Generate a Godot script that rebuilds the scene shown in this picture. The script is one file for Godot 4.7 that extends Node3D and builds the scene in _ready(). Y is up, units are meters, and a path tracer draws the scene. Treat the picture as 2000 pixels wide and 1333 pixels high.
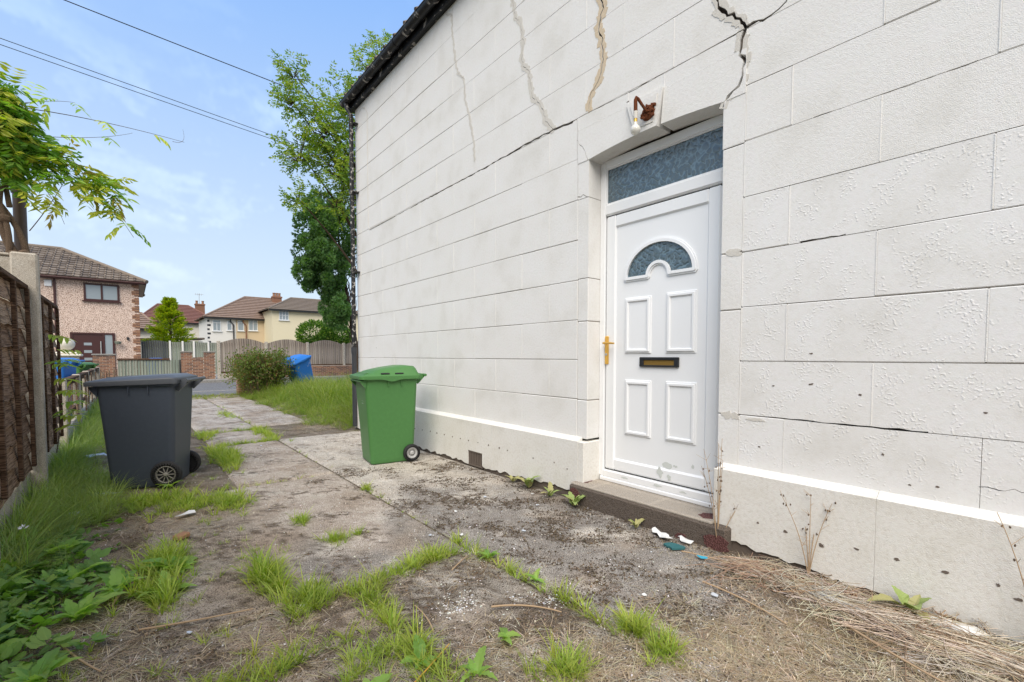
extends Node3D
# A white rendered house wall with a door, a concrete drive with bins and weeds, houses across the road.

var rng := RandomNumberGenerator.new()
var M := {}
var nz := FastNoiseLite.new()
var nf := FastNoiseLite.new()

class MB:
	var v := PackedVector3Array()
	var n := PackedVector3Array()
	var c := PackedColorArray()
	var uv := PackedVector2Array()
	var col := Color.WHITE
	var use_uv := false
	func tri(a: Vector3, b: Vector3, d: Vector3) -> void:
		var nn := (d - a).cross(b - a).normalized()
		v.append(a); v.append(b); v.append(d)
		n.append(nn); n.append(nn); n.append(nn)
		c.append(col); c.append(col); c.append(col)
	func trin(a: Vector3, b: Vector3, d: Vector3, na: Vector3, nb: Vector3, nd: Vector3) -> void:
		if (d - a).cross(b - a).dot(na + nb + nd) < 0.0:
			v.append(a); v.append(d); v.append(b)
			n.append(na); n.append(nd); n.append(nb)
		else:
			v.append(a); v.append(b); v.append(d)
			n.append(na); n.append(nb); n.append(nd)
		c.append(col); c.append(col); c.append(col)
	func tric(a: Vector3, b: Vector3, d: Vector3, out: Vector3) -> void:
		if (d - a).cross(b - a).dot(out) < 0.0:
			tri(a, d, b)
		else:
			tri(a, b, d)
	func quad(a: Vector3, b: Vector3, d: Vector3, e: Vector3, out: Vector3) -> void:
		tric(a, b, d, out)
		tric(a, d, e, out)
	func box(lo: Vector3, hi: Vector3, bev := 0.0, t := Transform3D.IDENTITY) -> void:
		var m := (lo + hi) * 0.5
		var h := (hi - lo) * 0.5
		var b := minf(bev, minf(h.x, minf(h.y, h.z)) * 0.9)
		var o := t * m
		var p := func(ax: int, s: Vector3) -> Vector3:
			var q := Vector3(s.x * (h.x - b), s.y * (h.y - b), s.z * (h.z - b))
			q[ax] = s[ax] * h[ax]
			return t * (m + q)
		for ax in 3:
			var a1 := (ax + 1) % 3
			var a2 := (ax + 2) % 3
			for sg in [-1.0, 1.0]:
				var q := []
				for k in [[-1.0, -1.0], [-1.0, 1.0], [1.0, 1.0], [1.0, -1.0]]:
					var s := Vector3.ZERO
					s[ax] = sg; s[a1] = k[0]; s[a2] = k[1]
					q.append(p.call(ax, s))
				var mid: Vector3 = (q[0] + q[1] + q[2] + q[3]) * 0.25
				quad(q[0], q[1], q[2], q[3], mid - o)
		if b <= 0.0:
			return
		for ax in 3:   # edges along ax
			var a1 := (ax + 1) % 3
			var a2 := (ax + 2) % 3
			for s1 in [-1.0, 1.0]:
				for s2 in [-1.0, 1.0]:
					var s := Vector3.ZERO
					s[a1] = s1; s[a2] = s2
					var u := s
					s[ax] = -1.0; u[ax] = 1.0
					var q0: Vector3 = p.call(a1, s)
					var q1: Vector3 = p.call(a1, u)
					var q2: Vector3 = p.call(a2, u)
					var q3: Vector3 = p.call(a2, s)
					quad(q0, q1, q2, q3, (q0 + q2) * 0.5 - o)
		for sx in [-1.0, 1.0]:
			for sy in [-1.0, 1.0]:
				for sz in [-1.0, 1.0]:
					var s := Vector3(sx, sy, sz)
					var q0: Vector3 = p.call(0, s)
					tric(q0, p.call(1, s), p.call(2, s), q0 - o)
	func tube(path: Array, rad: Array, sides := 8, caps := true) -> void:
		var rings := []
		var norms := []
		var up := Vector3(0.137, 0.91, 0.39)
		for i in path.size():
			var d: Vector3 = (path[mini(i + 1, path.size() - 1)] - path[maxi(i - 1, 0)]).normalized()
			var x := up.cross(d)
			if x.length() < 0.05:
				x = Vector3(1, 0, 0).cross(d)
			x = x.normalized()
			var y := d.cross(x)
			up = y
			var r: float = rad[mini(i, rad.size() - 1)]
			var ring := PackedVector3Array()
			var nr := PackedVector3Array()
			for k in sides:
				var a := TAU * k / sides
				var w := x * cos(a) + y * sin(a)
				nr.append(w)
				ring.append(path[i] + w * r)
			rings.append(ring); norms.append(nr)
		for i in path.size() - 1:
			for k in sides:
				var k2 := (k + 1) % sides
				trin(rings[i][k], rings[i + 1][k], rings[i + 1][k2], norms[i][k], norms[i + 1][k], norms[i + 1][k2])
				trin(rings[i][k], rings[i + 1][k2], rings[i][k2], norms[i][k], norms[i + 1][k2], norms[i][k2])
		if caps:
			for e in [0, path.size() - 1]:
				var d: Vector3 = path[e] - path[1 if e == 0 else e - 1]
				for k in range(1, sides - 1):
					tric(rings[e][0], rings[e][k], rings[e][k + 1], d)
	func lathe(prof: Array, sides: int, t := Transform3D.IDENTITY) -> void:   # prof of Vector2(r, y) from bottom to top
		for i in prof.size() - 1:
			var a: Vector2 = prof[i]
			var b: Vector2 = prof[i + 1]
			var e := (b - a).normalized()
			var nn := Vector2(e.y, -e.x)
			for k in sides:
				var p := TAU * k / sides
				var q := TAU * (k + 1) / sides
				var na := t.basis * Vector3(cos(p) * nn.x, nn.y, sin(p) * nn.x)
				var nb := t.basis * Vector3(cos(q) * nn.x, nn.y, sin(q) * nn.x)
				var a0 := t * Vector3(cos(p) * a.x, a.y, sin(p) * a.x)
				var a1 := t * Vector3(cos(q) * a.x, a.y, sin(q) * a.x)
				var b0 := t * Vector3(cos(p) * b.x, b.y, sin(p) * b.x)
				var b1 := t * Vector3(cos(q) * b.x, b.y, sin(q) * b.x)
				if a.x > 0.0:
					trin(a0, b1, a1, na, nb, nb)
				if b.x > 0.0:
					trin(a0, b0, b1, na, na, nb)
	func loft(rings: Array, smooth := true) -> void:   # rings: arrays of Vector3 with the same count, closed
		var cnt: int = rings[0].size()
		var nr := []
		for i in rings.size():
			var mid := Vector3.ZERO
			for q in rings[i]:
				mid += q
			mid /= cnt
			var row := PackedVector3Array()
			for k in cnt:
				var du: Vector3 = rings[i][(k + 1) % cnt] - rings[i][(k + cnt - 1) % cnt]
				var dv: Vector3 = rings[mini(i + 1, rings.size() - 1)][k] - rings[maxi(i - 1, 0)][k]
				var nn := du.cross(dv).normalized()
				if nn.dot(rings[i][k] - mid) < 0.0:
					nn = -nn
				row.append(nn)
			nr.append(row)
		for i in rings.size() - 1:
			for k in cnt:
				var k2 := (k + 1) % cnt
				if smooth:
					trin(rings[i][k], rings[i + 1][k], rings[i + 1][k2], nr[i][k], nr[i + 1][k], nr[i + 1][k2])
					trin(rings[i][k], rings[i + 1][k2], rings[i][k2], nr[i][k], nr[i + 1][k2], nr[i][k2])
				else:
					quad(rings[i][k], rings[i + 1][k], rings[i + 1][k2], rings[i][k2], nr[i][k] + nr[i][k2])
	func cap(ring: Array, out: Vector3) -> void:
		var mid := Vector3.ZERO
		for q in ring:
			mid += q
		mid /= ring.size()
		for k in ring.size():
			tric(mid, ring[k], ring[(k + 1) % ring.size()], out)
	# a polygon in (u, v) put into space by t (x = u, y = v, z = out), front at z = 0 and sides back to -depth
	func slab(poly: PackedVector2Array, t: Transform3D, depth: float, back := false) -> void:
		var idx := Geometry2D.triangulate_polygon(poly)
		var o := t.basis.z
		for i in range(0, idx.size(), 3):
			tric(t * _p(poly[idx[i]], 0.0), t * _p(poly[idx[i + 1]], 0.0), t * _p(poly[idx[i + 2]], 0.0), o)
			if back:
				tric(t * _p(poly[idx[i]], -depth), t * _p(poly[idx[i + 1]], -depth), t * _p(poly[idx[i + 2]], -depth), -o)
		if depth <= 0.0:
			return
		var cw := Geometry2D.is_polygon_clockwise(poly)
		for i in poly.size():
			var a := poly[i]
			var b := poly[(i + 1) % poly.size()]
			var e := (b - a)
			var w := Vector2(e.y, -e.x)
			if cw:
				w = -w
			quad(t * _p(a, 0.0), t * _p(b, 0.0), t * _p(b, -depth), t * _p(a, -depth), t.basis * Vector3(w.x, w.y, 0))
	func _p(q: Vector2, z: float) -> Vector3:
		return Vector3(q.x, q.y, z)
	func mesh() -> ArrayMesh:
		var a := []
		a.resize(Mesh.ARRAY_MAX)
		a[Mesh.ARRAY_VERTEX] = v
		a[Mesh.ARRAY_NORMAL] = n
		a[Mesh.ARRAY_COLOR] = c
		var m := ArrayMesh.new()
		m.add_surface_from_arrays(Mesh.PRIMITIVE_TRIANGLES, a)
		return m

func lin(r: float, g: float, b: float) -> Color:
	return Color(r, g, b).linear_to_srgb()

func put(called: String, m: Variant, mat: Material, parent: Node = null) -> MeshInstance3D:
	var o := MeshInstance3D.new()
	o.name = called
	o.mesh = m.mesh() if m is MB else m
	o.material_override = mat
	(parent if parent else self).add_child(o, true)
	return o

var taken := {}
func numbered(called: String) -> String:
	var k: int = taken.get(called, 0)
	taken[called] = k + 1
	return called if k == 0 else "%s_%03d" % [called, k]

func thing(called: String, label: String, category: String, at := Vector3.ZERO, turn := 0.0, group := "") -> Node3D:
	var o := Node3D.new()
	o.name = numbered(called)
	add_child(o, true)
	o.position = at
	o.rotation.y = turn
	tag(o, label, category, group)
	return o

func tag(o: Node, label: String, category: String, group := "", kind := "") -> void:
	if label: o.set_meta("label", label)
	if category: o.set_meta("category", category)
	if group: o.set_meta("group", group)
	if kind: o.set_meta("kind", kind)

func multi(called: String, m: Mesh, mat: Material, xf: Array, cols: Array, parent: Node = null) -> MultiMeshInstance3D:
	var mm := MultiMesh.new()
	mm.transform_format = MultiMesh.TRANSFORM_3D
	mm.use_colors = true
	mm.mesh = m
	mm.instance_count = xf.size()
	for i in xf.size():
		mm.set_instance_transform(i, xf[i])
		mm.set_instance_color(i, cols[i])
	var o := MultiMeshInstance3D.new()
	o.name = called
	o.multimesh = mm
	o.material_override = mat
	(parent if parent else self).add_child(o, true)
	return o

func rot(y: float, x := 0.0, z := 0.0) -> Basis:
	return Basis.from_euler(Vector3(x, y, z))

func rr(a: float, b: float) -> float:
	return rng.randf_range(a, b)

func noise_img(size: int, freq: float, sd: int, type := FastNoiseLite.TYPE_SIMPLEX_SMOOTH, octaves := 3) -> PackedByteArray:
	var q := FastNoiseLite.new()
	q.seed = sd
	q.noise_type = type
	q.frequency = freq
	q.fractal_octaves = octaves
	if type == FastNoiseLite.TYPE_CELLULAR:
		q.cellular_return_type = FastNoiseLite.RETURN_DISTANCE
	var im := q.get_seamless_image(size, size, false, false, 0.12, true)
	im.convert(Image.FORMAT_L8)
	return im.get_data()

func grey_tex(d: PackedByteArray, size: int) -> ImageTexture:
	return ImageTexture.create_from_image(Image.create_from_data(size, size, false, Image.FORMAT_L8, d))

func ramp_tex(d: PackedByteArray, size: int, stops: Array) -> ImageTexture:   # stops: [value 0..1, Color]
	var lut := PackedByteArray()
	for i in 256:
		var x := i / 255.0
		var cc: Color = stops[0][1]
		for k in stops.size() - 1:
			if x >= stops[k][0]:
				var span: float = maxf(stops[k + 1][0] - stops[k][0], 0.0001)
				cc = (stops[k][1] as Color).lerp(stops[k + 1][1], clampf((x - stops[k][0]) / span, 0.0, 1.0))
		lut.append(int(cc.r * 255)); lut.append(int(cc.g * 255)); lut.append(int(cc.b * 255))
	var out := PackedByteArray()
	out.resize(size * size * 3)
	var j := 0
	for i in size * size:
		var k := d[i] * 3
		out[j] = lut[k]; out[j + 1] = lut[k + 1]; out[j + 2] = lut[k + 2]
		j += 3
	return ImageTexture.create_from_image(Image.create_from_data(size, size, false, Image.FORMAT_RGB8, out))

func mat(albedo: Color, rough := 0.9, spec := 0.4) -> StandardMaterial3D:
	var m := StandardMaterial3D.new()
	m.albedo_color = albedo
	m.roughness = rough
	m.metallic_specular = spec
	return m

func tri_mat(albedo: Color, tex: Texture2D, size_m: float, bump: Texture2D = null, bump_cm := 0.3, rough := 0.9, vcol := false) -> StandardMaterial3D:
	var m := mat(albedo, rough)
	m.uv1_triplanar = true
	m.uv1_world_triplanar = true
	m.uv1_triplanar_sharpness = 4.0
	m.uv1_scale = Vector3.ONE / size_m
	m.albedo_texture = tex
	if bump:
		m.heightmap_enabled = true
		m.heightmap_texture = bump
		m.heightmap_scale = bump_cm
	m.vertex_color_use_as_albedo = vcol
	return m

func detail(m: StandardMaterial3D, tex: Texture2D, size_m: float) -> void:
	m.detail_enabled = true
	m.detail_albedo = tex
	m.detail_blend_mode = BaseMaterial3D.BLEND_MODE_MUL
	m.detail_uv_layer = BaseMaterial3D.DETAIL_UV_2
	m.uv2_triplanar = true
	m.uv2_world_triplanar = true
	m.uv2_scale = Vector3.ONE / size_m

func leafy(c: Color, back: Color, rough := 0.6) -> StandardMaterial3D:
	var m := mat(c, rough, 0.35)
	m.vertex_color_use_as_albedo = true
	m.backlight_enabled = true
	m.backlight = back
	m.cull_mode = BaseMaterial3D.CULL_DISABLED
	return m

func environment() -> void:
	var near := 0.05
	var cam := Camera3D.new()
	cam.name = "camera"
	cam.position = Vector3(0, 1.24, 0)
	cam.rotation_degrees = Vector3(-2.4, -39.668, 0)
	cam.projection = Camera3D.PROJECTION_FRUSTUM
	cam.near = near
	cam.far = 2000.0
	cam.size = near * 1333.0 / 900.0
	cam.frustum_offset = Vector2(0, near * (732.72 - 666.5) / 900.0)
	add_child(cam)
	cam.current = true
	var sky_mat := ProceduralSkyMaterial.new()
	sky_mat.sky_top_color = lin(0.01, 0.29, 0.95)
	sky_mat.sky_horizon_color = lin(0.80, 0.93, 1.0)
	sky_mat.sky_curve = 0.52
	sky_mat.ground_bottom_color = lin(0.12, 0.11, 0.1)
	sky_mat.ground_horizon_color = lin(0.4, 0.42, 0.42)
	sky_mat.sun_angle_max = 1.0
	sky_mat.sky_cover = clouds()
	sky_mat.sky_cover_modulate = Color(1, 1, 1, 1)
	var e := Environment.new()
	e.background_mode = Environment.BG_SKY
	e.sky = Sky.new()
	e.sky.sky_material = sky_mat
	e.background_energy_multiplier = 0.382
	e.tonemap_mode = Environment.TONE_MAPPER_LINEAR
	e.tonemap_exposure = 2.68
	e.sdfgi_enabled = true
	e.ssao_enabled = true
	e.ssil_enabled = true
	var w := WorldEnvironment.new()
	w.name = "world_environment"
	w.environment = e
	add_child(w)
	var sun := DirectionalLight3D.new()
	sun.name = "sun"
	sun.light_color = Color(1.0, 0.98, 0.955)
	sun.light_energy = 0.5
	sun.light_angular_distance = 50.0
	sun.shadow_enabled = true
	add_child(sun)
	sun.look_at_from_position(Vector3(-4.6, 8.0, 5.0), Vector3.ZERO)

func clouds() -> ImageTexture:   # thin wisps over the whole sky
	var w := 1536
	var h := 768
	var q := FastNoiseLite.new()
	q.seed = 11
	q.fractal_octaves = 5
	q.frequency = 1.0
	q.domain_warp_enabled = true
	q.domain_warp_amplitude = 0.55
	q.domain_warp_frequency = 1.3
	var q2 := FastNoiseLite.new()
	q2.seed = 5
	q2.fractal_octaves = 3
	q2.frequency = 0.8
	var d := PackedByteArray()
	d.resize(w * h * 4)
	for y in h / 2 + 6:
		var el := PI * (0.5 - (y + 0.5) / h)
		for x in w:
			var az := TAU * (x + 0.5) / w
			var p := Vector3(cos(az) * cos(el), sin(el) * 1.9, sin(az) * cos(el))
			var a := q.get_noise_3d(p.x * 2.2, p.y * 2.6, p.z * 2.2) * 0.5 + 0.5
			var b := q2.get_noise_3d(p.x * 1.5, p.y * 1.5, p.z * 1.5) * 0.5 + 0.5
			var t := clampf((a - 0.46) * 3.4, 0.0, 1.0) * clampf((b - 0.25) * 2.0, 0.0, 1.0)
			var i := (y * w + x) * 4
			d[i] = 225; d[i + 1] = 232; d[i + 2] = 236
			d[i + 3] = int(t * 125.0)
	return ImageTexture.create_from_image(Image.create_from_data(w, h, false, Image.FORMAT_RGBA8, d))

func materials() -> void:
	nz.seed = 3
	nz.frequency = 1.0
	nz.fractal_octaves = 3
	nf.seed = 9
	nf.frequency = 1.0
	nf.fractal_octaves = 2
	var s := 1024
	var fine := noise_img(s, 0.11, 1, FastNoiseLite.TYPE_SIMPLEX_SMOOTH, 3)
	var fine2 := noise_img(s, 0.2, 2, FastNoiseLite.TYPE_SIMPLEX_SMOOTH, 2)
	var mid := noise_img(s, 0.03, 3, FastNoiseLite.TYPE_SIMPLEX_SMOOTH, 4)
	var broad := noise_img(512, 0.012, 4, FastNoiseLite.TYPE_SIMPLEX_SMOOTH, 4)
	var blob := noise_img(s, 0.075, 6, FastNoiseLite.TYPE_SIMPLEX_SMOOTH, 1)
	var mask := noise_img(s, 0.008, 7, FastNoiseLite.TYPE_SIMPLEX_SMOOTH, 2)
	# render: stippled, with blisters
	var st := PackedByteArray()
	var bl := PackedByteArray()
	st.resize(s * s)
	bl.resize(s * s)
	for i in s * s:
		var a := fine[i]
		var g := int(a * 0.35) + int(fine2[i] * 0.3) + int(mid[i] * 0.25)
		st[i] = g
		var k := clampf((blob[i] - 158.0) / 60.0, 0.0, 1.0) * clampf((mask[i] - 85.0) / 90.0, 0.2, 1.0)
		bl[i] = mini(255, int(g * 0.42) + int(k * k * (3.0 - 2.0 * k) * 145.0))
	var st_t := grey_tex(st, s)
	var bl_t := grey_tex(bl, s)
	var wall_c := ramp_tex(mid, s, [[0.0, Color(0.965, 0.96, 0.95)], [0.4, Color(0.99, 0.988, 0.984)], [1.0, Color(1, 1, 1)]])
	var wall_d := ramp_tex(broad, 512, [[0.0, Color(0.95, 0.945, 0.93)], [0.45, Color(0.99, 0.987, 0.98)], [1.0, Color(1, 1, 1)]])
	M.render = tri_mat(lin(0.80, 0.796, 0.788), wall_c, 0.8, st_t, 0.3, 0.88)
	detail(M.render, wall_d, 3.1)
	M.blister = tri_mat(lin(0.79, 0.788, 0.787), wall_c, 1.3, bl_t, 0.22, 0.85)
	detail(M.blister, wall_d, 2.7)
	var pl_c := ramp_tex(mid, s, [[0.0, Color(0.93, 0.92, 0.9)], [0.32, Color(0.975, 0.97, 0.96)], [0.5, Color(0.99, 0.988, 0.98)], [1.0, Color(1, 1, 1)]])
	M.plinth = tri_mat(lin(0.77, 0.76, 0.735), pl_c, 0.9, st_t, 0.3, 0.88)
	detail(M.plinth, wall_d, 1.9)
	M.filler_tan = tri_mat(lin(0.66, 0.55, 0.41), pl_c, 0.4, st_t, 0.3, 0.95)
	M.filler_grey = tri_mat(lin(0.68, 0.655, 0.61), pl_c, 0.3, st_t, 0.3, 0.95)
	M.grime = tri_mat(lin(0.42, 0.38, 0.32), pl_c, 0.3, st_t, 0.3, 0.95)
	M.mortar = tri_mat(lin(0.30, 0.27, 0.24), wall_c, 0.8, st_t, 0.3, 0.92)
	M.core = tri_mat(lin(0.16, 0.13, 0.11), pl_c, 0.5, st_t, 0.4, 0.95)
	# concrete: dark and pale grit
	var grit := PackedByteArray()
	var gh := PackedByteArray()
	grit.resize(s * s)
	gh.resize(s * s)
	for i in s * s:
		var f := fine2[i] * 0.55 + fine[i] * 0.55 - 12.8
		var x := 152.0 + (f - 128.0) * 1.9 + (mid[i] - 128.0) * 0.35
		if f < 92.0:
			x -= 75.0
		elif f > 168.0:
			x += 40.0
		grit[i] = int(clampf(x, 20.0, 255.0))
		gh[i] = int(clampf(128.0 + (f - 128.0) * 0.9 + (mid[i] - 128.0) * 0.6 - (40.0 if f < 92.0 else 0.0), 0.0, 255.0))
	var grit_t := ramp_tex(grit, s, [[0.0, Color(0.26, 0.23, 0.2)], [0.25, Color(0.58, 0.55, 0.51)], [0.45, Color(0.84, 0.82, 0.8)], [0.7, Color(0.94, 0.93, 0.92)], [1.0, Color(1, 1, 1)]])
	var gh_t := grey_tex(gh, s)
	M.concrete = tri_mat(Color.WHITE, grit_t, 1.25, gh_t, 0.7, 0.92, true)
	var con_d := ramp_tex(broad, 512, [[0.0, Color(0.86, 0.84, 0.82)], [0.4, Color(0.95, 0.94, 0.93)], [1.0, Color(1, 1, 1)]])
	detail(M.concrete, con_d, 1.7)
	M.dirt = tri_mat(Color.WHITE, grit_t, 0.9, gh_t, 1.4, 0.97, true)
	detail(M.dirt, con_d, 1.1)
	M.post = tri_mat(lin(0.74, 0.70, 0.62), grit_t, 0.6, gh_t, 0.25, 0.93)
	detail(M.post, con_d, 0.8)
	M.road = tri_mat(lin(0.24, 0.245, 0.25), grit_t, 0.6, gh_t, 0.3, 0.93)
	M.kerb = tri_mat(lin(0.4, 0.39, 0.37), grit_t, 0.7, gh_t, 0.3, 0.93)
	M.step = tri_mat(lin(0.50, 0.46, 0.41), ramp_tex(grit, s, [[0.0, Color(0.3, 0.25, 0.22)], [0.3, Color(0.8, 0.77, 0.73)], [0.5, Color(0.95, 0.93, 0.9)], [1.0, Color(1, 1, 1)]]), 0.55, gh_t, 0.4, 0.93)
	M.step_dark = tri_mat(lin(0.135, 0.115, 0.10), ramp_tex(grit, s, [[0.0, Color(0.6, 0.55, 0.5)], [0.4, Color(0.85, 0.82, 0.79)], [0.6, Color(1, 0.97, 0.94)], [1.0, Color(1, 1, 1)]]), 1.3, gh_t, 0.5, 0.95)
	M.red_paint = tri_mat(lin(0.19, 0.085, 0.08), ramp_tex(mid, s, [[0.0, Color(0.45, 0.42, 0.4)], [0.45, Color(0.7, 0.65, 0.62)], [0.6, Color(1, 1, 1)], [1.0, Color(1, 1, 1)]]), 0.35, gh_t, 0.3, 0.8)
	# timber: grain along x, made by stretching noise
	var wood := PackedByteArray()
	wood.resize(s * s)
	var wn := FastNoiseLite.new()
	wn.seed = 21
	wn.frequency = 1.0
	wn.fractal_octaves = 4
	for y in s:
		for x in s:
			var a := TAU * x / s
			wood[y * s + x] = int(clampf(128.0 + 190.0 * wn.get_noise_3d(cos(a) * 1.1, y * 0.055, sin(a) * 1.1), 0, 255))
	var wood_t := ramp_tex(wood, s, [[0.0, Color(0.35, 0.3, 0.27)], [0.4, Color(0.75, 0.72, 0.69)], [0.6, Color(0.93, 0.91, 0.89)], [1.0, Color(1, 1, 1)]])
	var wood_h := grey_tex(wood, s)
	M.wood_bump = wood_h
	M.board = []
	for q in [[0.34, 0.24, 0.17], [0.42, 0.30, 0.215], [0.27, 0.185, 0.13], [0.47, 0.36, 0.27]]:
		M.board.append(wood_mat(lin(q[0], q[1], q[2]), wood_t, wood_h))
	M.batten = wood_mat(lin(0.15, 0.095, 0.065), wood_t, wood_h)
	M.pale_grey = []
	for q in [[0.46, 0.41, 0.37], [0.52, 0.475, 0.43], [0.41, 0.37, 0.335]]:
		M.pale_grey.append(wood_mat(lin(q[0], q[1], q[2]), wood_t, wood_h, true))
	M.pale_sage = []
	for q in [[0.36, 0.43, 0.37], [0.41, 0.47, 0.41], [0.32, 0.39, 0.34]]:
		M.pale_sage.append(wood_mat(lin(q[0], q[1], q[2]), wood_t, wood_h, true))
	M.pale_slate = []
	for q in [[0.13, 0.15, 0.16], [0.16, 0.18, 0.19]]:
		M.pale_slate.append(wood_mat(lin(q[0], q[1], q[2]), wood_t, wood_h, true))
	M.bark = tri_mat(lin(0.27, 0.20, 0.145), ramp_tex(mid, s, [[0.0, Color(0.4, 0.36, 0.33)], [0.5, Color(0.85, 0.82, 0.79)], [1.0, Color(1, 1, 1)]]), 0.25, st_t, 1.0, 0.95)
	M.bark_dark = tri_mat(lin(0.12, 0.085, 0.06), ramp_tex(mid, s, [[0.0, Color(0.5, 0.46, 0.43)], [0.5, Color(0.85, 0.82, 0.79)], [1.0, Color(1, 1, 1)]]), 0.4, st_t, 1.0, 0.95)
	# plastics, metals, glass
	M.upvc = mat(lin(0.83, 0.845, 0.86), 0.28, 0.5)
	M.upvc_frame = mat(lin(0.82, 0.83, 0.84), 0.35, 0.5)
	var crinkle := noise_img(512, 0.028, 15, FastNoiseLite.TYPE_SIMPLEX, 2)
	for i in crinkle.size():
		crinkle[i] = int(absf(crinkle[i] - 128.0) * 2.0) if absf(crinkle[i] - 128.0) < 127.0 else 255
	M.glass_obscure = tri_mat(lin(0.27, 0.325, 0.35), ramp_tex(crinkle, 512, [[0.0, Color(0.74, 0.83, 0.88)], [0.16, Color(0.62, 0.7, 0.74)], [0.4, Color(0.52, 0.58, 0.61)], [1.0, Color(0.56, 0.63, 0.66)]]), 1.1, grey_tex(crinkle, 512), 0.4, 0.22)
	M.glass_obscure.metallic_specular = 0.9
	M.glass_dark = mat(lin(0.05, 0.058, 0.065), 0.06, 0.8)
	M.curtain_glass = mat(lin(0.28, 0.32, 0.34), 0.1, 0.8)
	M.brass = mat(lin(0.78, 0.46, 0.09), 0.32, 0.6)
	M.brass.metallic = 0.55
	M.brass_dark = mat(lin(0.30, 0.18, 0.04), 0.4, 0.5)
	M.brass_dark.metallic = 0.4
	M.black_plastic = mat(lin(0.018, 0.019, 0.021), 0.42, 0.5)
	var peel := ramp_tex(broad, 512, [[0.0, Color(0.78, 0.77, 0.74)], [0.29, Color(0.62, 0.6, 0.58)], [0.31, Color(0.2, 0.2, 0.205)], [0.7, Color(0.09, 0.09, 0.095)], [1.0, Color(0.2, 0.2, 0.21)]])
	M.peeling = tri_mat(Color.WHITE, peel, 0.62, st_t, 0.25, 0.5)
	var peel2 := ramp_tex(broad, 512, [[0.0, Color(0.7, 0.69, 0.66)], [0.25, Color(0.6, 0.58, 0.56)], [0.27, Color(0.13, 0.13, 0.135)], [0.7, Color(0.08, 0.08, 0.085)], [1.0, Color(0.17, 0.17, 0.18)]])
	M.gutter = tri_mat(Color.WHITE, peel2, 1.3, st_t, 0.2, 0.42)
	M.pipe_new = mat(lin(0.035, 0.038, 0.045), 0.4, 0.5)
	var scuff := ramp_tex(mid, s, [[0.0, Color(0.97, 0.97, 0.97)], [0.5, Color(0.985, 0.985, 0.985)], [0.75, Color(1, 1, 1)], [1.0, Color(1, 1, 1)]])
	M.bin_green = tri_mat(lin(0.075, 0.205, 0.062), scuff, 1.6, null, 0.02, 0.42)
	M.bin_black = tri_mat(lin(0.058, 0.070, 0.092), scuff, 1.5, null, 0.02, 0.46)
	M.bin_lid_black = tri_mat(lin(0.085, 0.092, 0.105), scuff, 1.5, null, 0.02, 0.42)
	M.bin_blue = tri_mat(lin(0.035, 0.20, 0.62), scuff, 1.5, null, 0.02, 0.45)
	M.tyre = mat(lin(0.022, 0.022, 0.023), 0.7, 0.4)
	M.rim_grey = mat(lin(0.42, 0.42, 0.41), 0.45, 0.5)
	M.rim_dirty = mat(lin(0.26, 0.245, 0.215), 0.6, 0.4)
	M.rust = tri_mat(lin(0.30, 0.115, 0.05), ramp_tex(fine, s, [[0.0, Color(0.4, 0.35, 0.3)], [0.5, Color(0.85, 0.75, 0.7)], [1.0, Color(1, 1, 1)]]), 0.15, st_t, 1.2, 0.95)
	M.bulb = mat(Color(lin(0.85, 0.83, 0.76), 0.8), 0.08, 0.6)
	M.bulb.transparency = BaseMaterial3D.TRANSPARENCY_ALPHA
	M.bulb_core = mat(lin(0.62, 0.57, 0.45), 0.4, 0.5)
	M.white_plastic = mat(lin(0.78, 0.79, 0.8), 0.5, 0.4)
	M.brown_plastic = mat(lin(0.06, 0.037, 0.027), 0.4, 0.5)
	M.brick = []
	for q in [[0.42, 0.235, 0.15], [0.34, 0.185, 0.125], [0.46, 0.27, 0.165], [0.24, 0.145, 0.11]]:
		M.brick.append(tri_mat(lin(q[0], q[1], q[2]), ramp_tex(fine, 1024, [[0.0, Color(0.6, 0.56, 0.52)], [0.5, Color(0.9, 0.88, 0.86)], [1.0, Color(1, 1, 1)]]) if M.brick.is_empty() else M.brick[0].albedo_texture, 0.6, st_t, 0.4, 0.92))
	M.brick_mortar = mat(lin(0.52, 0.47, 0.40), 0.95, 0.3)
	M.dash = tri_mat(lin(0.80, 0.665, 0.575), ramp_tex(grit, 1024, [[0.0, Color(0.5, 0.42, 0.38)], [0.35, Color(0.72, 0.66, 0.63)], [0.6, Color(0.96, 0.93, 0.91)], [1.0, Color(1, 1, 1)]]), 8.0, st_t, 1.5, 0.95)
	M.tile = []
	for q in [[0.20, 0.165, 0.135], [0.24, 0.20, 0.165], [0.155, 0.128, 0.108]]:
		M.tile.append(tri_mat(lin(q[0], q[1], q[2]), con_d, 1.3, st_t, 0.6, 0.93))
	M.tile_red = tri_mat(lin(0.22, 0.11, 0.09), con_d, 2.1, st_t, 0.6, 0.93)
	M.tile_brown = tri_mat(lin(0.28, 0.205, 0.165), con_d, 2.3, st_t, 0.6, 0.93)
	M.cream = mat(lin(0.74, 0.66, 0.47), 0.9, 0.3)
	M.beige = mat(lin(0.62, 0.50, 0.34), 0.9, 0.3)
	M.offwhite = mat(lin(0.77, 0.75, 0.71), 0.9, 0.3)
	M.pale_cream = mat(lin(0.74, 0.69, 0.60), 0.9, 0.3)
	M.maroon = mat(lin(0.060, 0.020, 0.018), 0.4, 0.5)
	M.smudge = mat(lin(0.60, 0.63, 0.60), 0.6, 0.4)
	M.cable = mat(lin(0.03, 0.03, 0.032), 0.6, 0.3)
	# plants
	M.grass = leafy(Color.WHITE, Color(0.95, 1.0, 0.45), 0.5)
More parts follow.
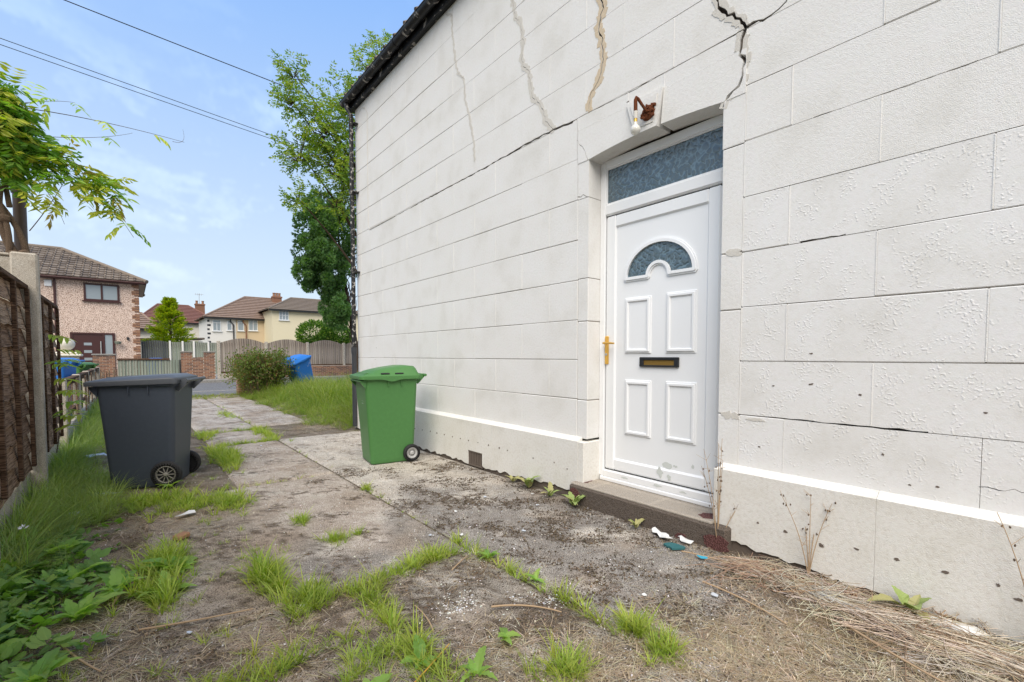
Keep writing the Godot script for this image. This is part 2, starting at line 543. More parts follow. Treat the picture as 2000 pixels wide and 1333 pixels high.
	M.leaf = leafy(Color.WHITE, Color(0.9, 1.0, 0.4), 0.42)
	M.straw = leafy(Color.WHITE, Color(0.5, 0.45, 0.32), 0.8)
	M.twig = mat(lin(0.42, 0.30, 0.19), 0.9, 0.3)
	M.bits = mat(Color.WHITE, 0.9, 0.3)
	M.bits.vertex_color_use_as_albedo = true

func wood_mat(c: Color, t: Texture2D, h: Texture2D, upright := false) -> StandardMaterial3D:
	var m := mat(c, 0.9, 0.3)
	m.uv1_triplanar = true
	m.uv1_world_triplanar = true
	m.uv1_scale = Vector3(9.0, 0.012, 9.0) if upright else Vector3(0.6, 1.8, 0.6)
	m.albedo_texture = t
	m.heightmap_enabled = not upright
	m.heightmap_texture = h
	m.heightmap_scale = 0.5
	return m

# ---------------------------------------------------------------- the white house
const WX := 2.97      # the face of the wall
const PX := 2.915     # the face of the plinth
const DX := 3.12      # the face of the door frame
var house: Node3D
var beads: MB
var cracks := []      # polygons in (z, y) that are cut out of the render

func wall_t(x: float) -> Transform3D:
	return Transform3D(Basis(Vector3(0, 0, 1), Vector3(0, 1, 0), Vector3(-1, 0, 0)), Vector3(x, 0, 0))

func ragged(pts: Array, step: float, jit: float) -> Array:
	var out := []
	for i in pts.size() - 1:
		var a: Vector2 = pts[i]
		var b: Vector2 = pts[i + 1]
		var k := maxi(1, int(a.distance_to(b) / step))
		for j in k:
			var p := a.lerp(b, float(j) / k)
			if i + j > 0:
				p += Vector2(rr(-jit, jit), rr(-jit, jit))
			out.append(p)
	out.append(pts[-1])
	return out

func ribbon(line: Array, w0: float, w1: float, jit: float) -> PackedVector2Array:
	var l := PackedVector2Array()
	var r := PackedVector2Array()
	for i in line.size():
		var d: Vector2 = (line[mini(i + 1, line.size() - 1)] - line[maxi(i - 1, 0)]).normalized()
		var p := Vector2(-d.y, d.x)
		var t := float(i) / maxf(line.size() - 1, 1)
		var w := lerpf(w0, w1, t) * 0.5
		l.append(line[i] + p * w * (1.0 + rr(-jit, jit)))
		r.append(line[i] - p * w * (1.0 + rr(-jit, jit)))
	r.reverse()
	l.append_array(r)
	return l

func carved(poly: PackedVector2Array) -> Array:   # poly without the cracks that cross it
	if Geometry2D.is_polygon_clockwise(poly) != Geometry2D.is_polygon_clockwise(rect(0, 1, 0, 1)):
		poly = poly.duplicate()
		poly.reverse()
	var list := [poly]
	var lo := poly[0]
	var hi := poly[0]
	for q in poly:
		lo = lo.min(q)
		hi = hi.max(q)
	var box := Rect2(lo, hi - lo)
	for c in cracks:
		if not (c.box as Rect2).intersects(box):
			continue
		var nxt := []
		for q in list:
			for res in Geometry2D.clip_polygons(q, c.poly):
				if Geometry2D.is_polygon_clockwise(res) == Geometry2D.is_polygon_clockwise(q) and res.size() > 2:
					nxt.append(res)
		list = nxt
	return list

func crack(pts: Array, w0: float, w1: float, step := 0.028, jit := 0.010) -> Array:
	var line := ragged(pts, step, jit)
	var poly := ribbon(line, w0, w1, 0.7)
	var lo := poly[0]
	var hi := poly[0]
	for q in poly:
		lo = lo.min(q)
		hi = hi.max(q)
	cracks.append({"poly": poly, "box": Rect2(lo, hi - lo)})
	return line

func rect(z0: float, z1: float, y0: float, y1: float) -> PackedVector2Array:
	return PackedVector2Array([Vector2(z0, y0), Vector2(z1, y0), Vector2(z1, y1), Vector2(z0, y1)])

func block(called: String, z0: float, z1: float, y0: float, y1: float, m: Material, x := WX, depth := 0.016, gap := 0.002, bed: MB = null) -> void:
	var whole := rect(z0, z1, y0, y1)
	var gz := gap * 0.55
	var inner := rect(z0 + gz, z1 - gz, y0 + gap, y1 - gap)
	var parts := carved(inner)
	var mb := MB.new()
	var fx := x + rr(-0.0012, 0.0012)
	if parts.size() == 1 and parts[0].size() == 4:
		var ja := rr(-0.0012, 0.0012)
		mb.box(Vector3(fx, y0 + gap + ja, z0 + gz), Vector3(x + depth, y1 - gap + rr(-0.0012, 0.0012), z1 - gz), 0.004, Transform3D(Basis(Vector3(1, 0, 0), rr(-0.0012, 0.0012)), Vector3.ZERO) if z1 - z0 < 0.0 else Transform3D.IDENTITY)
	else:
		for q in parts:
			mb.slab(q, wall_t(fx), x + depth - fx)
	put(called, mb, m, house)
	if bed:
		var strip := rect(z0 - 0.0032, z0 + 0.0032, y0 + 0.006, y1 - 0.006)
		if z0 > -7.6 and carved(strip).size() == 1:
			beads.box(Vector3(x - 0.0016, y0 + 0.006, z0 - 0.0034), Vector3(x + 0.01, y1 - 0.006, z0 + 0.0034), 0.0012)
		for q in carved(whole):
			bed.slab(q, wall_t(x + 0.007), 0.045)

func build_house() -> void:
	house = thing("rendered_house", "white rendered house wall with cracked block joints, panelled door and black gutter", "house")
	rng.seed = 41
	# cracks as they run on the wall, (z, y)
	var c3: Array
	var c2: Array
	var c4: Array
	var c1 := crack(V([-4.80, 5.25, -4.673, 5.183, -4.667, 4.978, -4.598, 4.625, -4.559, 4.48, -4.425, 4.336, -4.407, 4.121, -4.334, 3.926, -4.28, 3.741, -4.244, 3.585, -4.228, 3.38]), 0.003, 0.0025)
	c2 = crack(V([-3.60, 4.86, -3.534, 4.527, -3.463, 4.435, -3.407, 4.248, -3.435, 4.103, -3.407, 3.993, -3.339, 3.935, -3.312, 3.783, -3.285, 3.65, -3.206, 3.592, -3.13, 3.467, -3.105, 3.373, -2.994, 3.25]), 0.004, 0.0045)
	c3 = crack(V([-2.50, 4.30, -2.476, 4.079, -2.446, 3.989, -2.493, 3.897, -2.493, 3.838, -2.447, 3.756, -2.446, 3.623, -2.451, 3.567, -2.46, 3.482, -2.518, 3.434, -2.577, 3.369, -2.58, 3.248]), 0.016, 0.006)
	c4 = crack(V([-1.53, 3.68, -1.504, 3.52, -1.497, 3.469, -1.459, 3.407, -1.392, 3.353, -1.345, 3.31, -1.336, 3.254, -1.346, 3.186, -1.353, 3.104, -1.332, 3.048, -1.338, 2.971, -1.366, 2.915, -1.419, 2.891, -1.462, 2.83]), 0.020, 0.015)
	crack(V([-1.336, 3.254, -1.255, 3.252, -1.191, 3.256, -1.139, 3.262, -1.1, 3.288, -1.04, 3.37, -0.98, 3.42]), 0.016, 0.008)
	crack(V([-2.722, 3.24, -2.714, 3.138, -2.712, 2.884, -2.708, 2.585]), 0.005, 0.003, 0.05, 0.003)
	crack(V([-2.721, 3.068, -2.636, 2.976, -2.59, 2.86]), 0.0035, 0.004)
	crack(V([-2.71, 2.589, -2.639, 2.584, -2.58, 2.56]), 0.006, 0.005)
	crack(V([-7.1, 3.222, -5.2, 3.238, -4.052, 3.243, -3.519, 3.255, -3.192, 3.262, -2.994, 3.258, -2.766, 3.238]), 0.006, 0.016, 0.05, 0.004)
	crack(V([-2.766, 3.238, -2.68, 3.247, -2.363, 3.236, -2.184, 3.236, -1.94, 3.241, -1.587, 3.245, -1.462, 3.247, -1.336, 3.252]), 0.006, 0.007, 0.05, 0.003)
	crack(V([-0.42, 0.868, -0.7, 0.866, -1.02, 0.868, -1.32, 0.866]), 0.011, 0.003, 0.05, 0.003)
	crack(V([-0.30, 2.566, -0.62, 2.562, -0.95, 2.567]), 0.004, 0.003, 0.04, 0.003)
	crack(V([-1.0, 1.888, -0.88, 1.887, -0.78, 1.89]), 0.009, 0.004, 0.03, 0.003)
	crack(V([-0.24, 0.64, -0.1, 0.652, 0.2, 0.645]), 0.003, 0.004)
	# the laid blocks
	var bed := MB.new()
	beads = MB.new()
	var y0 := 0.525
	for k in 14:
		var y1 := 0.865 + 0.34 * k
		y1 = minf(y1, 5.3)
		var zl := -7.65
		var xs := []
		var first := -3.05 if k % 2 == 1 else -3.43
		if k == 0: first = -3.43
		var z := first
		while z > -7.6:
			if z + 7.65 > 0.12:
				xs.append(z)
			z -= 0.805
		xs.reverse()
		var right_end := -2.70
		if k >= 8:
			z = first + 0.805
			while z < 2.6:
				xs.append(z)
				z += 0.805
			right_end = 2.8
		xs.push_front(zl)
		xs.append(right_end)
		for i in xs.size() - 1:
			if xs[i + 1] > xs[i] + 0.02:
				block("block", xs[i], xs[i + 1], y0, y1, M.render, WX, 0.016, 0.0019, bed)
		if k < 8:
			xs = [-1.32]
			z = -1.06 if k % 2 == 0 else -0.645
			while z < 2.7:
				xs.append(z)
				z += 0.825
			xs.append(2.8)
			for i in xs.size() - 1:
				var m: Material = M.blister if k <= 4 else M.render
				block("block", xs[i], xs[i + 1], y0, y1, m, WX, 0.016, 0.0019, bed)
		y0 = y1
	# the band over the lintel, the lintel in two stones and the keystone
	for q in [[-2.70, -2.2], [-2.2, -1.89], [-1.89, -1.32]]:
		block("band_block", q[0], q[1], 3.132, 3.245, M.render, WX, 0.016, 0.002, bed)
	for sd in 2:
		var poly := PackedVector2Array()
		var za := -2.70 if sd == 0 else -1.925
		var zb := -2.125 if sd == 0 else -1.32
		poly.append(Vector2(za, 3.13)); poly.append(Vector2(zb if sd == 1 else -2.197, 3.13))
		if sd == 0:
			poly.append(Vector2(zb, 2.897))
			for i in 11:
				poly.append(Vector2(lerpf(-2.14, -2.58, i / 10.0), arch(lerpf(-2.14, -2.58, i / 10.0))))
			poly.append(Vector2(-2.70, arch(-2.58)))
		else:
			poly.append(Vector2(-1.32, arch(-1.46)))
			for i in 11:
				poly.append(Vector2(lerpf(-1.46, -1.91, i / 10.0), arch(lerpf(-1.46, -1.91, i / 10.0))))
			poly.append(Vector2(-1.891, 3.13))
			poly.remove_at(0)
		var mb := MB.new()
		for q in carved(poly):
			mb.slab(q, wall_t(WX - 0.004), 0.17)
		put("lintel", mb, M.render, house)
	var key := MB.new()
	key.slab(PackedVector2Array([Vector2(-2.197, 3.14), Vector2(-1.891, 3.14), Vector2(-1.935, 2.888), Vector2(-2.122, 2.888)]), wall_t(WX - 0.022), 0.18)
	key.slab(PackedVector2Array([Vector2(-2.16, 3.112), Vector2(-1.928, 3.112), Vector2(-1.962, 2.925), Vector2(-2.098, 2.925)]), wall_t(WX - 0.028), 0.007)
	put("keystone", key, M.render, house)
	# the jamb strips, returned into the opening
	for sd in 2:
		var za := -2.70 if sd == 0 else -1.46
		var zb := -2.58 if sd == 0 else -1.32
		var ys := [0.525, 0.86, 1.53, 1.893, 2.56, 2.868]
		for i in ys.size() - 1:
			var mb := MB.new()
			for q in carved(rect(za + 0.001, zb - 0.003, ys[i] + 0.0025, ys[i + 1] - 0.0025)):
				if q.size() == 4:
					mb.box(Vector3(WX + rr(-0.002, 0.001), ys[i] + 0.0025, za + 0.001), Vector3(WX + 0.2, ys[i + 1] - 0.0025, zb - 0.003), 0.005)
				else:
					mb.slab(q, wall_t(WX), 0.2)
			put("jamb_block", mb, M.render, house)
		bed.slab(rect(za + 0.006, zb - 0.006, 0.53, 2.86), wall_t(WX + 0.007), 0.19)
	bed.slab(rect(-2.7, -1.32, 3.12, 3.25), wall_t(WX + 0.03), 0.1)
	put("mortar_bed", bed, M.mortar, house)
	put("upright_pointing", beads, M.render, house).set_meta("kind", "stuff")
	# filler smeared along the old cracks, and grime round the open one
	for f in [[c3, 0.085, 0.05, M.filler_tan, 0.5, "crack_filler"], [c2, 0.05, 0.055, M.filler_grey, 0.7, "crack_filler"], [c1, 0.028, 0.03, M.filler_grey, 0.8, "crack_filler"], [c4, 0.07, 0.06, M.filler_grey, 0.8, "crack_stain"]]:
		var mb := MB.new()
		var line: Array = f[0]
		for i in line.size() - 1:   # piece by piece, overlapping smears
			var z: float = i / float(line.size())
			var w: float = lerpf(f[1], f[2], z)
			var poly := PackedVector2Array()
			var mid: Vector2 = (line[i] + line[i + 1]) * 0.5
			var d: Vector2 = (line[i + 1] - line[i])
			var nn := Vector2(-d.y, d.x).normalized()
			var wa := w * rr(0.25, 0.75)
			var wb := w * rr(0.25, 0.75)
			poly = PackedVector2Array([line[i] - d * 0.25 + nn * wa * rr(0.7, 1.1), mid + nn * wa * rr(0.8, 1.25), line[i + 1] + d * 0.25 + nn * wa * rr(0.7, 1.1), line[i + 1] + d * 0.25 - nn * wb * rr(0.7, 1.1), mid - nn * wb * rr(0.8, 1.25), line[i] - d * 0.25 - nn * wb * rr(0.7, 1.1)])
			for q in carved(poly):
				if Geometry2D.triangulate_polygon(q).size() > 0:
					mb.slab(q, wall_t(WX - 0.0018 - 0.0002 * (i % 3)), 0.002)
		if mb.v.size():
			put(f[5], mb, f[3], house)
	for s in [[-1.375, 1.9, 0.05, 0.028], [-1.40, 0.858, 0.045, 0.028], [-1.345, 0.852, 0.03, 0.03], [-1.22, 0.845, 0.06, 0.012], [-1.36, 1.885, 0.04, 0.02]]:
		smear(Vector2(s[0], s[1]), s[2], s[3], M.filler_grey, WX - 0.0045)
	# plug holes and chips
	for h in [[-1.122, 1.059], [-0.923, 1.078], [-0.694, 1.032], [-0.48, 0.597], [-0.38, 0.611], [-0.228, 0.981], [-1.196, 0.679], [-0.591, 0.732], [-0.927, 1.252], [-6.9, 1.36], [-6.95, 1.18], [-2.2, 3.17]]:
		smear(Vector2(h[0], h[1]), rr(0.006, 0.012), rr(0.004, 0.007), M.core, WX - 0.0035, "chip")
	for h in [[-5.72, 0.262], [-5.55, 0.262], [-5.35, 0.27], [-5.142, 0.277], [-4.98, 0.278], [-4.8, 0.28], [-4.62, 0.281], [-4.45, 0.283], [-4.28, 0.284], [-4.1, 0.286], [-3.905, 0.288], [-3.72, 0.286], [-3.586, 0.283], [-3.2, 0.27], [-2.92, 0.28], [-2.76, 0.25], [-1.172, 0.224], [-1.018, 0.216], [-0.836, 0.193], [-0.674, 0.223], [-0.51, 0.225], [-0.331, 0.224], [-0.164, 0.232], [-0.1, 0.19]]:
		smear(Vector2(h[0], h[1]), rr(0.008, 0.015), rr(0.006, 0.011), M.core, PX - 0.0035, "chip")
	# brick core behind the render
	var core := MB.new()
	for q in [[-7.64, -2.71, 0.0, 5.3], [-1.31, 2.8, 0.0, 5.3], [-2.71, -1.31, 2.91, 5.3]]:
		core.box(Vector3(WX + 0.055, q[2], q[0]), Vector3(WX + 0.29, q[3], q[1]))
	core.box(Vector3(WX + 0.02, 0, -7.65), Vector3(9.2, 5.3, -7.4))
	core.box(Vector3(9.0, 0, -7.65), Vector3(9.2, 5.3, 2.8))
	core.box(Vector3(WX + 0.02, 0, 2.55), Vector3(9.2, 5.3, 2.8))
	core.box(Vector3(WX + 0.02, 0.02, -7.6), Vector3(9.1, 0.14, 2.7))
	core.box(Vector3(WX + 0.02, 5.24, -7.6), Vector3(9.1, 5.3, 2.7))
	put("inner_wall", core, M.core, house)
	build_plinth()
	build_door()
	build_roof_edge()

func V(a: Array) -> Array:
	var out := []
	for i in range(0, a.size(), 2):
		out.append(Vector2(a[i], a[i + 1]))
	return out

func arch(z: float) -> float:
	return 2.862 + 0.034 * (1.0 - pow((z + 2.02) / 0.56, 2.0))

func smear(p: Vector2, a: float, b: float, m: Material, x := WX - 0.004, called := "stain") -> void:
	var poly := PackedVector2Array()
	var n := 11
	for i in n:
		var t := TAU * i / n
		poly.append(p + Vector2(cos(t) * a, sin(t) * b) * rr(0.55, 1.2))
	var mb := MB.new()
	for q in carved(poly):
		if Geometry2D.triangulate_polygon(q).size() > 0:
			mb.slab(q, wall_t(x + 0.0022 - rr(0.0, 0.0012)), 0.003)
	if mb.v.size():
		put(called, mb, m, house)

func build_plinth() -> void:
	# stones of the plinth: sloped top, broken lower edge over a dark footing
	var cuts := [[-7.71, -7.0], [-7.0, -5.2], [-5.2, -4.297], [-4.297, -4.025], [-4.025, -3.85], [-3.85, -2.64], [-1.42, -0.6], [-0.6, 0.4], [0.4, 1.6], [1.6, 2.8]]
	for q in cuts:
		var a: float = q[0] + 0.0009
		var b: float = q[1] - 0.0009
		var mb := MB.new()
		var n := maxi(2, int((b - a) / 0.03))
		var front := PackedVector2Array()
		var vent: bool = absf(q[0] + 4.297) < 0.001
		for i in n + 1:
			var z := lerpf(a, b, float(i) / n)
			var lowest := 0.03 + 0.045 * smoothstep(-4.2, -2.7, z) if z < -2.0 else 0.06 - 0.05 * smoothstep(-1.4, -0.3, z)
			var low := lowest + nz.get_noise_1d(z * 6.0) * 0.03 + rr(-0.006, 0.006)
			front.append(Vector2(z, 0.176 if vent else maxf(low, 0.004)))
		front.append(Vector2(b, 0.508)); front.append(Vector2(a, 0.508))
		mb.slab(front, wall_t(PX), 0.05)
		# sloped cap
		var e := 0.0
		mb.quad(Vector3(PX, 0.508, a), Vector3(PX, 0.508, b), Vector3(WX + 0.006, 0.545, b), Vector3(WX + 0.006, 0.545, a), Vector3(-1, 1, 0))
		mb.tric(Vector3(PX, 0.508, a), Vector3(WX + 0.006, 0.545, a), Vector3(WX + 0.006, 0.508, a), Vector3(0, 0, -1))
		mb.tric(Vector3(PX, 0.508, b), Vector3(WX + 0.006, 0.545, b), Vector3(WX + 0.006, 0.508, b), Vector3(0, 0, 1))
		if not vent:
			mb.box(Vector3(PX + 0.0025, 0.10, a - 0.004), Vector3(PX + 0.03, 0.505, a + 0.01))
		put("plinth_stone", mb, M.plinth, house)
		if q[1] == -2.64 or q[0] == -1.42 or q[0] == -7.71:   # returns
			var z: float = q[1] if q[1] == -2.64 else q[0]
			var r := MB.new()
			if q[0] == -7.71:
				r.box(Vector3(PX, 0.02, -7.71), Vector3(9.2, 0.508, -7.655), 0.004)
			elif z < -2.0:
				r.box(Vector3(PX + 0.002, 0.12, -2.645), Vector3(DX + 0.06, 0.508, -2.575), 0.006)
			else:
				r.box(Vector3(PX + 0.002, 0.12, -1.455), Vector3(DX + 0.06, 0.508, -1.425), 0.006)
			put("plinth_return", r, M.plinth, house)
	var foot := MB.new()
	for q in [[-7.70, -4.30], [-4.02, -2.66], [-1.42, 2.8]]:
		foot.box(Vector3(PX + 0.018, -0.1, q[0]), Vector3(WX + 0.05, 0.5, q[1]))
	foot.box(Vector3(PX + 0.06, -0.1, -4.31), Vector3(WX + 0.06, 0.5, -4.01))
	put("footing", foot, M.core, house)
	# air brick
	var ab := MB.new()
	ab.box(Vector3(PX + 0.006, 0.008, -4.294), Vector3(PX + 0.05, 0.022, -4.028))
	ab.box(Vector3(PX + 0.006, 0.160, -4.294), Vector3(PX + 0.05, 0.174, -4.028))
	for i in 9:
		var z := lerpf(-4.288, -4.034, i / 8.0)
		ab.box(Vector3(PX + 0.008, 0.02, z - 0.006), Vector3(PX + 0.045, 0.162, z + 0.006), 0.002)
	put("air_brick", ab, M.core, house)
	# door step
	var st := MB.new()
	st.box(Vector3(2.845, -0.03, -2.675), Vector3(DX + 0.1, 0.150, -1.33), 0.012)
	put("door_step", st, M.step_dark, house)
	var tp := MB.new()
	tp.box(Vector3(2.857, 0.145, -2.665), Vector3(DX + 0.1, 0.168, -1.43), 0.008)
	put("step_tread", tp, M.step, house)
	for q in [[2.8405, 0.03, -2.68, 0.012, 0.10, 0.15], [2.8405, -0.02, -1.48, 0.012, 0.13, 0.18], [2.8405, -0.02, -1.68, 0.01, 0.06, 0.09]]:
		var mb := MB.new()
		var poly := PackedVector2Array()
		for i in 14:
			var t := TAU * i / 14
			poly.append(Vector2(q[2] + q[5] * 0.5 + cos(t) * q[5] * 0.5 * rr(0.7, 1.1), q[1] + q[4] * 0.5 + sin(t) * q[4] * 0.5 * rr(0.7, 1.1)))
		mb.slab(poly, wall_t(q[0]), 0.004)
		put("red_paint_patch", mb, M.red_paint, house)
	for q in [[2.98, -2.60, 0.06], [2.95, -1.50, 0.07]]:
		var mb := MB.new()
		var poly := PackedVector2Array()
		for i in 12:
			var t := TAU * i / 12
			poly.append(Vector2(q[0] + cos(t) * 0.07 * rr(0.6, 1.1), -q[1] + sin(t) * q[2] * rr(0.6, 1.1)))
		mb.slab(poly, Transform3D(Basis(Vector3(1, 0, 0), Vector3(0, 0, -1), Vector3(0, 1, 0)), Vector3(0, 0.1695, 0)), 0.001)
		put("red_paint_patch", mb, M.red_paint, house)

func bar(mb: MB, x: float, z0: float, z1: float, y0: float, y1: float, depth: float, bev: float) -> void:
	mb.box(Vector3(x, y0, z0), Vector3(x + depth, y1, z1), bev)

func build_door() -> void:
	var door := Node3D.new()
	door.name = "door"
	door.set_meta("label", "white plastic front door with arched pane and four moulded panels")
	house.add_child(door)
	# outer frame and transom
	var fr := MB.new()
	bar(fr, DX, -2.585, -2.528, 0.2, 2.88, 0.07, 0.008)
	bar(fr, DX, -1.532, -1.455, 0.2, 2.88, 0.07, 0.008)
	bar(fr, DX + 0.002, -2.53, -1.53, 2.806, 2.875, 0.066, 0.008)
	bar(fr, DX - 0.004, -2.53, -1.53, 2.412, 2.507, 0.074, 0.012)
	bar(fr, DX - 0.006, -2.53, -1.53, 0.2, 0.262, 0.08, 0.008)
	bar(fr, DX - 0.014, -2.56, -1.5, 0.168, 0.203, 0.09, 0.006)
	put("door_frame", fr, M.upvc_frame, door)
	var seal := MB.new()
	bar(seal, DX + 0.03, -2.53, -1.53, 0.26, 2.42, 0.02, 0.0)
	put("door_seal", seal, M.black_plastic, door)
	# leaf: stiles and rails with a bevel, and the moulded panel set back between them
	var lf := MB.new()
	bar(lf, DX + 0.006, -2.522, -2.421, 0.272, 2.405, 0.055, 0.012)
	bar(lf, DX + 0.006, -1.635, -1.538, 0.272, 2.405, 0.055, 0.012)
	bar(lf, DX + 0.0075, -2.43, -1.626, 2.302, 2.404, 0.05, 0.012)
	bar(lf, DX + 0.0075, -2.43, -1.626, 0.273, 0.372, 0.05, 0.012)
	put("leaf_frame", lf, M.upvc, door)
	var pn := MB.new()
	bar(pn, DX + 0.022, -2.425, -1.63, 0.365, 2.306, 0.03, 0.0)
	put("leaf_panel", pn, M.upvc, door)
	for q in [[-2.33, -2.083, 1.257, 1.708], [-1.953, -1.708, 1.258, 1.715], [-2.324, -2.076, 0.587, 1.043], [-1.950, -1.70, 0.589, 1.045]]:
		var mo := MB.new()
		for k in [[0.0, 0.026, 0.008], [0.0125, 0.022, 0.017], [0.027, 0.012, 0.010]]:   # three steps of the moulding: inset, width, height
			var i: float = k[0]
			var w: float = k[1]
			var h: float = k[2]
			bar(mo, DX + 0.022 - h, q[0] + i, q[0] + i + w, q[2] + i, q[3] - i, h + 0.004, 0.004)
			bar(mo, DX + 0.022 - h, q[1] - i - w, q[1] - i, q[2] + i, q[3] - i, h + 0.004, 0.004)
			bar(mo, DX + 0.0222 - h, q[0] + i + w * 0.5, q[1] - i - w * 0.5, q[3] - i - w, q[3] - i, h + 0.004, 0.004)
			bar(mo, DX + 0.0222 - h, q[0] + i + w * 0.5, q[1] - i - w * 0.5, q[2] + i, q[2] + i + w, h + 0.004, 0.004)
		bar(mo, DX + 0.017, q[0] + 0.038, q[1] - 0.038, q[2] + 0.038, q[3] - 0.038, 0.008, 0.003)
		put("moulded_panel", mo, M.upvc, door)
	# arched pane: moulding swept round the half ring and along its foot
	var cz := -2.025
	var base := 1.845
	var path := []
	var ro := 0.292
	var ri := 0.098
	for i in 25:
		var t := PI * i / 24.0
		path.append(Vector2(cz - cos(t) * ro, base + 0.02 + sin(t) * ro * 0.86))
	for i in 13:
		var t := PI * i / 12.0
		path.append(Vector2(cz + cos(t) * ri, base + 0.02 + sin(t) * ri))
	var am := MB.new()
	var outer := PackedVector2Array(path)
	for k in [[0.026, 0.010], [0.014, 0.019]]:
		var o: Array = Geometry2D.offset_polygon(outer, k[0])
		var inn: Array = Geometry2D.offset_polygon(outer, -0.003 if k[0] > 0.02 else -0.008)
		if o.size() and inn.size():
			ring_band(am, o[0], inn[0], DX + 0.022 - k[1], k[1])
	put("pane_moulding", am, M.upvc, door)
	var pg := MB.new()
	pg.slab(outer, wall_t(DX + 0.0195), 0.0)
	put("arched_pane", pg, M.glass_obscure, door)
	var tg := MB.new()
	bar(tg, DX + 0.024, -2.535, -1.525, 2.5, 2.81, 0.01, 0.0)
	put("top_light_pane", tg, M.glass_obscure, door)
	var tb := MB.new()
	for q in [[-2.53, -1.53, 2.505, 2.519], [-2.53, -1.53, 2.796, 2.808]]:
		bar(tb, DX + 0.012, q[0], q[1], q[2], q[3], 0.02, 0.004)
	bar(tb, DX + 0.0125, -2.532, -2.519, 2.505, 2.806, 0.02, 0.004)
	put("glazing_bead", tb, M.upvc_frame, door)
	# algae smudges at the foot of the leaf and the sill
	for q in [[-1.93, 0.40, 0.045, 0.03], [-1.98, 0.34, 0.03, 0.045], [-1.90, 0.315, 0.025, 0.03], [-1.86, 0.405, 0.025, 0.012], [-1.72, 0.43, 0.012, 0.02], [-2.0, 0.235, 0.05, 0.012], [-1.78, 0.232, 0.04, 0.01], [-2.3, 0.232, 0.05, 0.01]]:
		var poly := PackedVector2Array()
		for i in 13:
			var t := TAU * i / 13
			poly.append(Vector2(q[0] + cos(t) * q[2] * rr(0.4, 1.1), q[1] + sin(t) * q[3] * rr(0.4, 1.1)))
		var sm := MB.new()
		sm.slab(poly, wall_t(DX + (0.0205 if q[1] > 0.375 else (0.0045 if q[1] > 0.27 else -0.0075)) - rr(0.0, 0.0006)), 0.0)
		put("smudge", sm, M.smudge, door)
	# letter plate
	var lp := MB.new()
	bar(lp, DX + 0.004, -2.18, -1.84, 1.205, 1.228, 0.02, 0.004)
	bar(lp, DX + 0.004, -2.18, -1.84, 1.152, 1.166, 0.02, 0.004)
	bar(lp, DX + 0.0045, -2.18, -2.142, 1.155, 1.226, 0.02, 0.004)
	bar(lp, DX + 0.0045, -1.878, -1.84, 1.155, 1.226, 0.02, 0.004)
	put("letter_plate", lp, M.black_plastic, door)
	var fl := MB.new()
	bar(fl, DX + 0.014, -2.145, -1.875, 1.163, 1.207, 0.006, 0.002)
	put("letter_flap", fl, M.brass_dark, door)
	# handle: long plate, lever, key cylinder
	var hp := MB.new()
	bar(hp, DX - 0.006, -2.521, -2.481, 1.166, 1.405, 0.013, 0.006)
	put("handle_plate", hp, M.brass, door)
	var lv := MB.new()
	lv.tube([Vector3(DX - 0.004, 1.345, -2.5), Vector3(DX - 0.048, 1.345, -2.5), Vector3(DX - 0.055, 1.345, -2.485), Vector3(DX - 0.056, 1.344, -2.43), Vector3(DX - 0.052, 1.341, -2.385)], [0.011, 0.010, 0.0095, 0.009, 0.007], 10)
	put("lever", lv, M.brass, door)
	var ky := MB.new()
	ky.tube([Vector3(DX - 0.004, 1.25, -2.501), Vector3(DX - 0.012, 1.25, -2.501)], [0.011], 12)
	put("key_cylinder", ky, M.rim_grey, door)

func ring_band(mb: MB, o: PackedVector2Array, inn: PackedVector2Array, x: float, h: float) -> void:
	# a flat band between two outlines, with walls on both
	var parts := Geometry2D.clip_polygons(o, inn)
	var t := wall_t(x)
	# cut into two halves so that each is a simple outline
	var lo := Vector2(1e9, 1e9)
	var hi := -lo
	for q in o:
		lo = lo.min(q)
		hi = hi.max(q)
	var mz := (lo.x + hi.x) * 0.5
	for half in [rect(lo.x - 1.0, mz, lo.y - 1.0, hi.y + 1.0), rect(mz, hi.x + 1.0, lo.y - 1.0, hi.y + 1.0)]:
		for a in Geometry2D.intersect_polygons(o, half):
			for b in Geometry2D.clip_polygons(a, inn):
				if not Geometry2D.is_polygon_clockwise(b) or parts.size() == 1:
					mb.slab(b, t, h)

